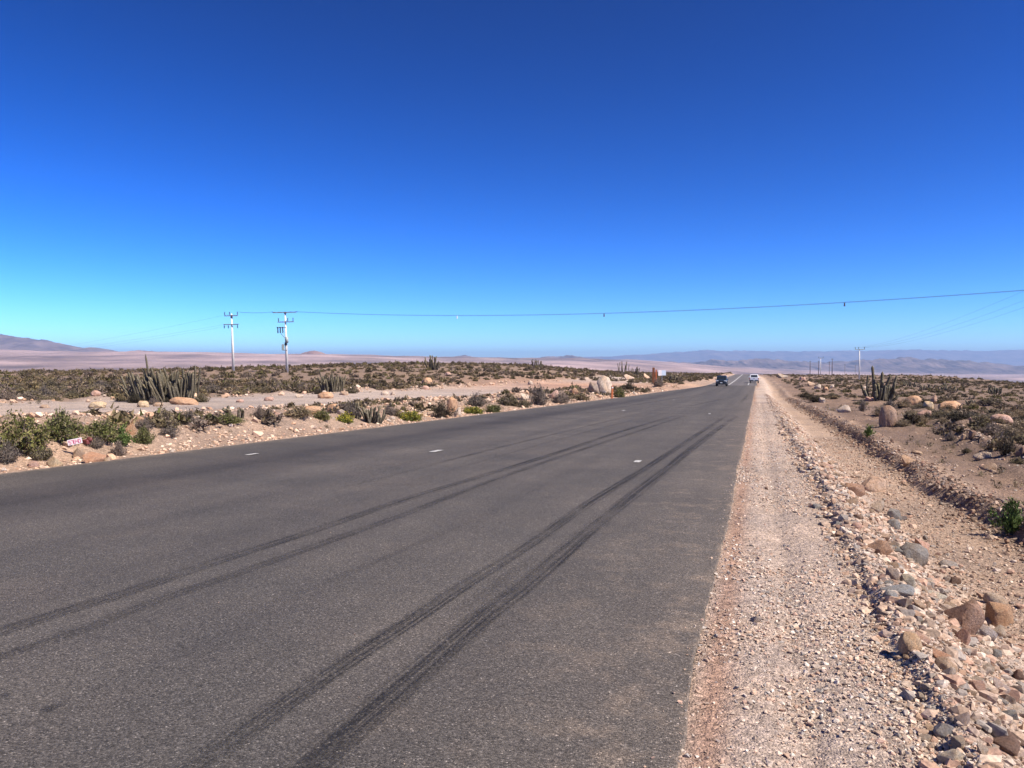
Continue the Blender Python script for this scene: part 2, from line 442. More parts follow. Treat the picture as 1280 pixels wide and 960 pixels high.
def make_cactus_mat():
    m, n, l, p = mat('cactus_skin')
    a = n.new('ShaderNodeAttribute'); a.attribute_name = 'tint'
    tc = n.new('ShaderNodeTexCoord'); oi = n.new('ShaderNodeObjectInfo')
    vo = n.new('ShaderNodeTexVoronoi'); vo.inputs['Scale'].default_value = 16; l.new(tc.outputs['Object'], vo.inputs['Vector'])
    sp = ramp(n, l, vo.outputs['Distance'], [(.12, 1.0), (.34, 0.0)])
    n1 = noise(n, l, tc.outputs['Object'], 3.0, 5, .6); c1 = ramp(n, l, n1.outputs[0], [(.3, (.7, .68, .66)), (.6, (1, 1, 1)), (.8, (1.3, 1.2, 1.1))])
    rp = ramp(n, l, oi.outputs['Random'], [(0, (.75, .74, .74)), (.6, (1, 1, 1)), (1, (1.3, 1.22, 1.1))])
    col = mixc(n, l, a.outputs['Color'], c1.outputs[0], 1.0, 'MULTIPLY')
    col = mixc(n, l, col, rp.outputs[0], 1.0, 'MULTIPLY')
    col = mixc(n, l, col, (.38, .33, .26), math_(n, l, 'MULTIPLY', sp.outputs[0], .6))
    l.new(col, p.inputs['Base Color']); p.inputs['Roughness'].default_value = .7; p.inputs['Specular IOR Level'].default_value = .3
    return m
M_CACTUS = make_cactus_mat()

def make_hill(name, lo, hi, scale):
    m, n, l, p = mat(name)
    tc = n.new('ShaderNodeTexCoord')
    ns = noise(n, l, tc.outputs['Object'], scale, 7, .62)
    rp = ramp(n, l, ns.outputs[0], [(.3, lo), (.7, hi)])
    l.new(rp.outputs[0], p.inputs['Base Color']); p.inputs['Roughness'].default_value = 1.0; p.inputs['Specular IOR Level'].default_value = 0
    return m
M_HILL = make_hill('hill_soil', (.17, .115, .095), (.34, .245, .20), .0016)
M_HILL_RED = make_hill('red_hill_soil', (.20, .115, .09), (.36, .23, .18), .003)
M_RANGE = make_hill('range_rock', (.05, .034, .036), (.26, .19, .17), .0016)  # wide dark-to-pale noise paints in the contrast that relief shading lacks

M_CONC = plain('pale_concrete', (.68, .66, .62), .85, var=.1, scale=2.5)
M_STEEL = plain('galvanised_steel', (.22, .23, .24), .55, .4, .2)
M_DARK = plain('dark_porcelain', (.035, .033, .035), .35)
M_WOOD = plain('weathered_pole_wood', (.07, .052, .04), .9, var=.3, scale=3)
M_WIRE = plain('aluminium_cable', (.10, .10, .11), .6, .2)
M_BOXG = plain('grey_equipment_paint', (.30, .34, .33), .5)
M_RUBBER = plain('tyre_rubber', (.02, .02, .02), .85)
M_ALLOY = plain('wheel_alloy', (.35, .35, .36), .35, .8)
M_NAVY = plain('dark_navy_paint', (.018, .028, .042), .25, .0, .05, spec=.6)
M_WHITE = plain('white_car_paint', (.80, .80, .80), .28, 0, .03, spec=.6)
M_GLASS = plain('tinted_car_glass', (.015, .02, .024), .08, 0, .05, spec=.7)
M_LAMPG = plain('headlamp_lens', (.75, .77, .8), .12, 0, .05, spec=.7)
M_RED = plain('red_tail_lens', (.35, .012, .012), .25, 0, .1)
M_BLACKP = plain('black_plastic', (.02, .02, .022), .6)
M_PLATE = plain('number_plate_white', (.75, .75, .72), .5, 0, .05)
M_CHROME = plain('dull_chrome', (.55, .55, .56), .25, .9, .05)
M_ORANGE = plain('faded_orange_paint', (.52, .15, .05), .7, 0, .2, 6)
M_SIGNW = plain('sign_white_paint', (.68, .63, .64), .6, 0, .05)
M_SIGNR = plain('sign_red_paint', (.55, .05, .14), .6, 0, .15, 40)
M_STAKE = plain('raw_stake_wood', (.52, .38, .24), .85, 0, .2, 10)
M_SIGNB = plain('sign_pale_blue', (.48, .56, .66), .5, 0, .06)
M_RUST = plain('rust_brown_board', (.22, .085, .035), .85, 0, .3, 3)

# ------------------------------------------------------------------ ground sheet
def soil_colour(x, y):
    r = np.hypot(x, y); b = np.degrees(np.arctan2(x, y))
    ur, ul = x - road_right(y), road_left(y) - x
    n2 = fbm(x / 7, y / 7, 101, 4); n1 = fbm(x / 1.6, y / 1.6, 103, 3)
    gravel = np.array([.54, .435, .36]); bench = np.array([.48, .36, .275]); berm = np.array([.25, .185, .15])
    nat = np.array([.255, .182, .14]); veg = np.array([.235, .175, .135]); trk = np.array([.48, .40, .345])
    verge = np.array([.43, .315, .24]); mesa = np.array([.335, .25, .235]); red = np.array([.43, .26, .18])
    c = np.zeros(x.shape + (3,))
    def put(w, col):
        c[...] = c * (1 - w[..., None]) + np.asarray(col) * w[..., None]
    put(np.ones_like(x), gravel)
    put(np.exp(-((ur - .12) / .10) ** 2) * .75 * (ur > -.4), red)
    put(sstep(2.1, 2.5, ur), bench)
    put(np.exp(-((ur - 3.75) / .4) ** 2) * .9 * (ur > 0), berm)  # dark rubble tone, with the berm's small-scale shading put into the colour
    put(sstep(3.9, 4.8, ur), nat)
    put(sstep(9, 26, ur + 6 * n2) * .8, veg)
    put(sstep(0, .3, ul), verge)
    t = sstep(11.5, 14, ul) * (1 - sstep(25.5, 28.5, ul)); put(t, trk)
    put(sstep(26, 30, ul + n1), np.array([.33, .24, .18]))
    put(sstep(30, 45, ul + 8 * n2) * .75, veg)
    put(np.exp(-((x + 27) / 16) ** 2 - ((y - 120) / 26) ** 2) * .9 * (ul > 0), red * 1.05)
    c *= (1 + .14 * n1 + .12 * n2)[..., None]
    w = sstep(500, 1500, r); put(w, mesa)
    s = fbm(x / 500, y / 500, 131, 5); s2 = fbm(x / 1500, y / 1500, 137, 4)
    f = 1 + w * (.6 * s + .3 * s2 + .75 * fbm(b * .22, r / 420, 139, 5))
    c *= np.clip(f, .35, 1.9)[..., None]
    pale = sstep(.30, .5, fbm(x / 700, y / 700, 151, 4)) * w * .4
    put(pale, np.array([.50, .40, .34]))
    return np.clip(c, .02, .8)

def build_ground():
    th = np.concatenate([np.arange(-180, -60, 3.0), np.arange(-60, 26, .22), np.arange(26, 180, 3.0)])
    th = np.radians(th)
    rr = np.concatenate([[0.4], np.geomspace(.8, 60000, 640)])
    T, Rr = np.meshgrid(th, rr)
    X, Y = Rr * np.sin(T), Rr * np.cos(T)
    Z = terrain(X, Y)
    C = soil_colour(X, Y)
    nr, nt = X.shape
    V = np.stack([X, Y, Z], -1).reshape(-1, 3)
    I = np.arange(nr * nt).reshape(nr, nt)
    A, B = I[:-1, :], I[1:, :]
    F = np.stack([A, np.roll(A, -1, 1), np.roll(B, -1, 1), B], -1).reshape(-1, 4)[:, ::-1]
    V = np.vstack([V, [[0, 0, tz(0, 0)]]])
    me = mesh_np('ground', V, F, M_GROUND, np.vstack([C.reshape(-1, 3), [[.4, .3, .24]]]), True)
    # close the small hole under the camera
    bm = bmesh.new(); bm.from_mesh(me); bm.verts.ensure_lookup_table()
    c = bm.verts[len(V) - 1]
    for j in range(nt): bm.faces.new((c, bm.verts[(j + 1) % nt], bm.verts[j]))
    bm.to_mesh(me); bm.free()
    return tag(obj('ground', me), 'dry pinkish desert ground with gravel shoulders and a far valley plain', 'ground', kind='structure')
build_ground()

# ------------------------------------------------------------------ road
def strip_mesh(name, ys, xl, xr, lift, m, ncol, ragged=0.0, thick=.07):
    """asphalt sheet with a real edge"""
    ys = np.asarray(ys, float)
    L, Rr = xl(ys), xr(ys)
    Rr = Rr + ragged * fbm(ys / .35, ys * 0, 201, 4) * 1.0 + ragged * 1.6 * fbm(ys / 2.5, ys * 0 + 4, 203, 2)
    L = L + ragged * fbm(ys / .5, ys * 0 + 9, 205, 4)
    t = np.linspace(0, 1, ncol)
    X = L[:, None] * (1 - t) + Rr[:, None] * t
    Y = np.repeat(ys[:, None], ncol, 1)
    Z = road_z(Y) + lift
    X = np.concatenate([X[:, :1] - .02, X, X[:, -1:] + .025], 1); Y = np.concatenate([Y[:, :1], Y, Y[:, -1:]], 1)
    Z = np.concatenate([Z[:, :1] - thick, Z, Z[:, -1:] - thick], 1)
    n, k = X.shape
    I = np.arange(n * k).reshape(n, k)
    F = np.stack([I[:-1, :-1], I[:-1, 1:], I[1:, 1:], I[1:, :-1]], -1).reshape(-1, 4)
    return mesh_np(name, np.stack([X, Y, Z], -1).reshape(-1, 3), F, m)
ys_new = np.concatenate([np.arange(-25, 2, 1.0), np.arange(2, 16, .06), np.arange(16, 60, .4), np.arange(60, 143.3, 1.5), [143.4]])
road = tag(obj('road', strip_mesh('road', ys_new, road_left, road_right, 0.0, M_ASPHALT, 24, .022)),
           'dark new asphalt road with curved black tyre marks', 'road', kind='structure')
old_road = tag(obj('old_road', strip_mesh('old_road', np.arange(143.4, 730, 4.0), road_left, road_right, -.004, M_OLD, 8, .05)),
               'older grey asphalt road running on towards the horizon', 'road', kind='structure')

def ribbon(name, pts, width, lift, m, parent, fade=(1.0, 1.0), strength=1.0):
    """thin sheet following road points"""
    P = [Vector((p[0], p[1], 0)) for p in pts]
    # Catmull-Rom resample
    out = []
    for i in range(len(P) - 1):
        p0, p1, p2, p3 = P[max(i - 1, 0)], P[i], P[i + 1], P[min(i + 2, len(P) - 1)]
        for k in range(12):
            t = k / 12
            out.append(0.5 * ((2 * p1) + (-p0 + p2) * t + (2 * p0 - 5 * p1 + 4 * p2 - p3) * t * t + (-p0 + 3 * p1 - 3 * p2 + p3) * t ** 3))
    out.append(P[-1])
    V, F, U, Cc = [], [], [], []
    s = 0.0
    for i, p in enumerate(out):
        d = (out[min(i + 1, len(out) - 1)] - out[max(i - 1, 0)]).normalized(); nrm = Vector((-d.y, d.x, 0))
        if i: s += (p - out[i - 1]).length
        f = i / (len(out) - 1)
        a = strength * min(1, f / max(fade[0], 1e-3) if fade[0] < 1 else 1) * min(1, (1 - f) / max(fade[1], 1e-3) if fade[1] < 1 else 1)
        for j in range(5):
            q = p + nrm * (j / 4 - .5) * width
            V.append((q.x, q.y, float(road_z(q.y)) + lift)); U.append((j / 4, s)); Cc.append((a, a, a))
    for i in range(len(out) - 1):
        for j in range(4):
            a = i * 5 + j; F.append((a, a + 1, a + 6, a + 5))
    me = mesh_np(name, np.array(V), np.array(F), m, np.array(Cc))
    uvl = me.uv_layers.new(name='UVMap')
    li = np.empty(len(me.loops), np.int32); me.loops.foreach_get('vertex_index', li)
    uvl.data.foreach_set('uv', np.array(U, np.float32)[li].ravel())
    return obj(name, me, parent)
def on_road(pts): return [tuple(ground_at(x, y, True)[0][:2]) for x, y in pts]
TM = [
    ([(922, 519), (880, 549), (820, 597), (750, 652), (700, 695), (650, 737), (600, 775), (500, 862), (390, 955), (330, 1010)], .25, .06, 1.0, .82),
    ([(908, 520), (872, 543), (820, 577), (740, 627), (660, 682), (580, 732), (515, 775), (400, 850), (248, 957), (180, 1005)], .20, .06, 1.0, .82),
    ([(861, 518), (795, 540), (675, 580), (560, 622), (500, 645), (320, 709), (200, 750), (110, 785), (0, 822), (-60, 845)], .19, .08, 1.0, .6),
    ([(846, 519), (781, 538), (700, 565), (620, 590), (500, 627), (390, 664), (275, 701), (160, 740), (60, 771), (0, 790), (-60, 810)], .24, .08, 1.0, .75),
    ([(812, 514), (705, 540), (595, 567), (500, 592), (380, 622)], .20, .2, .5, .5),
    ([(830, 517), (760, 533), (640, 566), (520, 600)], .14, .3, .6, .35),
    ([(685, 687), (645, 713), (610, 740), (560, 776)], .14, .4, .5, .4),
    ([(590, 650), (500, 690), (400, 730), (300, 768)], .12, .4, .6, .3),
    ([(910, 497), (880, 504), (840, 511)], .3, .3, .5, .55),
    ([(893, 490), (850, 497), (790, 507), (720, 519)], .35, .2, .5, .5),
    ([(936, 492), (931, 498), (926, 504)], .3, .3, .4, .5),
    ([(2, 872), (14, 867)], .07, .3, .5, .8), ([(52, 893), (66, 886), (84, 878)], .08, .3, .5, .9), ([(205, 742), (214, 738)], .05, .3, .3, .5),
]
for k, (pts, w, f0, f1, st) in enumerate(TM):
    ribbon('tyre_mark', on_road(pts), w, .003 + .0007 * k, M_TYRE, road, (f0, f1), st)
def dash(px, py, wid, ln):
    p, _ = ground_at(px, py, True)
    return ribbon('lane_dash', [(p.x, p.y - ln / 2), (p.x, p.y + ln / 2)], wid, .016, M_PAINT, road)
for px, py, w, ln in ((315, 568.5, .11, .35), (545, 564.5, .13, .5), (797, 577.5, .12, .36), (779.5, 513.3, .13, .6), (842, 500, .12, .6),
                      (887, 517.5, .10, .5)):
    dash(px, py, w, ln)
yy = np.arange(147, 500, 6.0)
ribbon('centre_line', [(float(road_right(y)) - 4.9, y) for y in yy], .24, .02, M_PAINT, old_road)
ribbon('edge_line', [(float(road_right(y)) - 1.5, y) for y in yy[:40]], .17, .02, M_PAINT, old_road)

# ------------------------------------------------------------------ far hills
def hill(name, prof, D, depth, base, m, label, rough=.12, res=.8, foot=1.6):
    """relief with its crest along the given skyline, at camera depth D metres, falling to both sides"""
    xs = np.array([p[0] for p in prof], float); ysk = np.array([p[1] for p in prof], float)
    px = np.arange(xs[0], xs[-1] + .1, res)
    top = np.interp(px, xs, ysk)
    hz = CAM_H + (452 - top) / FOC * D
    nrow = 96
    t = np.linspace(-1, 1, nrow)
    U = (px - 640) / FOC
    V = []
    pmax = np.max([np.clip(1 - abs(tt + 0.25 * fbm(U * D / (depth * .5), np.full_like(U, tt * 2), 301, 3) * (1 - abs(tt))) ** 1.15, 0, 1) for tt in t], 0)
    for tt in t:
        dd = D + tt * depth
        X = U * D; 
        wob = 0.25 * fbm(X / (depth * .5), np.full_like(X, tt * 2), 301, 3) * (1 - abs(tt))
        prof_ = (np.clip(1 - abs(tt + wob) ** 1.15, 0, 1) if abs(tt) < .999 else np.zeros_like(X)) / np.maximum(pmax, .3)
        rid = 1 - .6 * np.abs(fbm(X / (depth * .26), np.full_like(X, dd / (depth * .42)), 311, 5)) - .55 * np.abs(fbm(X / (depth * .10), np.full_like(X, dd / (depth * .2)), 313, 5))
        h = base + (hz - base) * prof_ * (1 - rough * 2.2 * (1 - rid) * (1 - prof_ * .55) - rough * .0)
        right = np.array([_cy, _sy]); fw = np.array([-_sy, _cy])
        P = X[:, None] * right + dd * fw
        V.append(np.column_stack([P, np.minimum(h, hz + 1)]))
    V = np.array(V); nr, nc = V.shape[:2]
    I = np.arange(nr * nc).reshape(nr, nc)
    F = np.stack([I[:-1, :-1], I[:-1, 1:], I[1:, 1:], I[1:, :-1]], -1).reshape(-1, 4)
    return tag(obj(name, mesh_np(name, V.reshape(-1, 3), F, m, smooth=True)), label, 'hills', kind='structure')
hill('far_mountain_range', [(560, 452), (650, 449), (740, 445.5), (800, 442.5), (830, 440.5), (870, 437.8), (885, 436.6), (902, 438), (940, 437.6), (1000, 438.6),
     (1060, 438), (1140, 436.2), (1175, 437.2), (1230, 437.5), (1280, 436), (1400, 437), (1600, 439), (1750, 447)], 46000, 6000, -420, M_RANGE, 'pale blue far mountain range on the right horizon', .14, .8)
hill('middle_mountain_range', [(740, 462), (780, 451.5), (820, 451.8), (838, 449.6), (852, 451), (872, 451.5), (900, 447.8), (915, 448.8), (945, 447.6), (980, 447), (1003, 448.5),
     (1022, 452), (1045, 450.5), (1062, 449.5), (1085, 448), (1098, 446.8), (1120, 444.3), (1140, 446.3), (1160, 445.3), (1190, 449), (1215, 450.8), (1232, 453),
     (1262, 457), (1280, 456), (1310, 455), (1380, 458), (1480, 464), (1560, 470)], 19000, 3000, -330, M_RANGE, 'purple eroded mountain range beyond the valley on the right', .4, .6)
hill('blue_mountain', [(-420, 446), (-260, 428), (-120, 418), (-40, 415.5), (0, 417), (12, 417.2), (25, 420.5), (50, 423), (75, 426.3), (90, 430.5), (105, 435.3), (112, 433.2), (121, 434.5), (132, 437.5), (152, 440), (240, 447)],
     17500, 2600, -60, M_RANGE, 'hazy blue mountain rising at the left edge', .16, .7)
hill('cone_hill', [(352, 447), (368, 445), (378, 441.5), (388, 438.4), (394, 438), (401, 439.4), (409, 442.8), (418, 446), (434, 448)], 12600, 420, -20, M_HILL_RED, 'reddish cone shaped hill behind the utility poles', .12, .4)
hill('pale_hill', [(430, 449), (450, 446), (462, 444.6), (476, 444), (488, 445.6), (505, 446.4), (530, 449)], 15500, 600, -40, M_HILL, 'low pale pink hill right of the cone hill', .1, .5)
hill('small_peak', [(535, 450), (556, 446.8), (570, 445.2), (581, 443.3), (592, 446.2), (615, 447), (660, 450)], 20500, 900, -100, M_RANGE, 'small hazy blue peak behind the bushy plain', .1, .5)
hill('double_hill', [(640, 452), (662, 448), (680, 445.4), (700, 444.6), (711, 443.4), (725, 445), (736, 447.6), (762, 448.6), (800, 453)], 19500, 1000, -200, M_RANGE, 'purple double topped hill left of the far range', .16, .5)
hill('low_mesa_ridge', [(130, 443), (160, 438.5), (172, 437.6), (184, 438.4), (215, 440.5), (260, 440.8), (330, 442), (372, 444.5), (470, 447.5), (560, 450)], 13800, 700, 0, M_HILL_RED, 'flat topped pink mesa ridge behind the poles', .1, .6)

# ------------------------------------------------------------------ rocks
def hull_rock(seed, npts, stretch, jag, sub, sm):
    rg = np.random.default_rng(seed)
    p = rg.normal(size=(npts, 3)); p /= np.linalg.norm(p, axis=1)[:, None]
    p *= (1 - jag * rg.random((npts, 1))); p *= np.array(stretch)
    bm = bmesh.new()
    for q in p: bm.verts.new(q)
    r = bmesh.ops.convex_hull(bm, input=bm.verts)
    loose = [v for v in bm.verts if not v.link_faces]
    bmesh.ops.delete(bm, geom=loose, context='VERTS')
    if sub:
        bmesh.ops.dissolve_limit(bm, angle_limit=R(14), verts=bm.verts, edges=bm.edges)
        bmesh.ops.bevel(bm, geom=list(bm.edges), offset=.07, segments=2, affect='EDGES', profile=.6, clamp_overlap=True)
        bmesh.ops.triangulate(bm, faces=bm.faces)
        for _ in range(3):
            bmesh.ops.subdivide_edges(bm, edges=[e for e in bm.edges if e.calc_length() > .22], cuts=1)
            bmesh.ops.triangulate(bm, faces=bm.faces)
        if sm: 
            for _ in range(sm): bmesh.ops.smooth_vert(bm, verts=bm.verts, factor=.5, use_axis_x=True, use_axis_y=True, use_axis_z=True)
        for v in bm.verts:
            c = v.co
            v.co = c * (1 + .11 * float(fbm(np.array(c.x * 2.2 + seed), np.array(c.y * 2.2 + c.z * 1.7), seed, 4, .6)))
    bmesh.ops.triangulate(bm, faces=bm.faces)
    bmesh.ops.recalc_face_normals(bm, faces=bm.faces)
    V = np.array([v.co[:] for v in bm.verts]); bm.verts.index_update()
    F = np.array([[v.index for v in f.verts] for f in bm.faces])
    bm.free()
    lo, hi = V.min(0), V.max(0)
    V = (V - (lo + hi) / 2) / ((hi - lo) / 2)      # fills the unit box
    return V, F
def rock_mesh(name, V, F, m, smooth=False, ang=None):
    me = mesh_np(name, V, F, m, smooth=True)
    me.set_sharp_from_angle(angle=R(28 if not smooth else 60))
    return me
ANG = [rock_mesh('angular_rock_form', *hull_rock(500 + i, 16, (1, .8, .7), .3, 2, 1), M_ROCK) for i in range(8)]
RND = [rock_mesh('rounded_rock_form', *hull_rock(600 + i, 70, (1, .85, .8), .07, 2, 3), M_ROCK, True) for i in range(6)]
PALE, TAN, ORA, GREY, BRN, PINK, OCH = (.55, .455, .37), (.49, .36, .26), (.56, .36, .23), (.32, .31, .30), (.29, .195, .15), (.55, .37, .30), (.64, .50, .33)
def rock(px, py, w, h, form, col, label, dep=.8, rz=None, sink=.45, tilt=0.0, cat='rock', name=None, group=None):
    """rock whose foot is at photo pixel (px,py), w and h in photo pixels"""
    p, m = ground_at(px, py)
    W, H = w * m, h * m
    me = random.choice(ANG if form == 'a' else RND)
    # stand a little behind the foot line
    dirv = Vector((p.x, p.y, 0)).normalized()
    q = p + dirv * (W * dep * .35)
    z = tz(q.x, q.y)
    rz = YAW + (rz if rz is not None else random.uniform(-.5, .5))
    o = obj(name or ('boulder' if W > .7 else 'rock'), me, loc=(q.x, q.y, min(z, p.z + .1) + H - H * (1 + sink) / 2), rot=(tilt, random.uniform(-.12, .12), rz),
            scale=(W / 2, W * dep / 2, H / 2 * (1 + sink)))
    fv = random.uniform(.9, 1.06); o.color = (col[0] * fv, col[1] * fv, col[2] * fv, 1)
    return tag(o, label, cat, group)
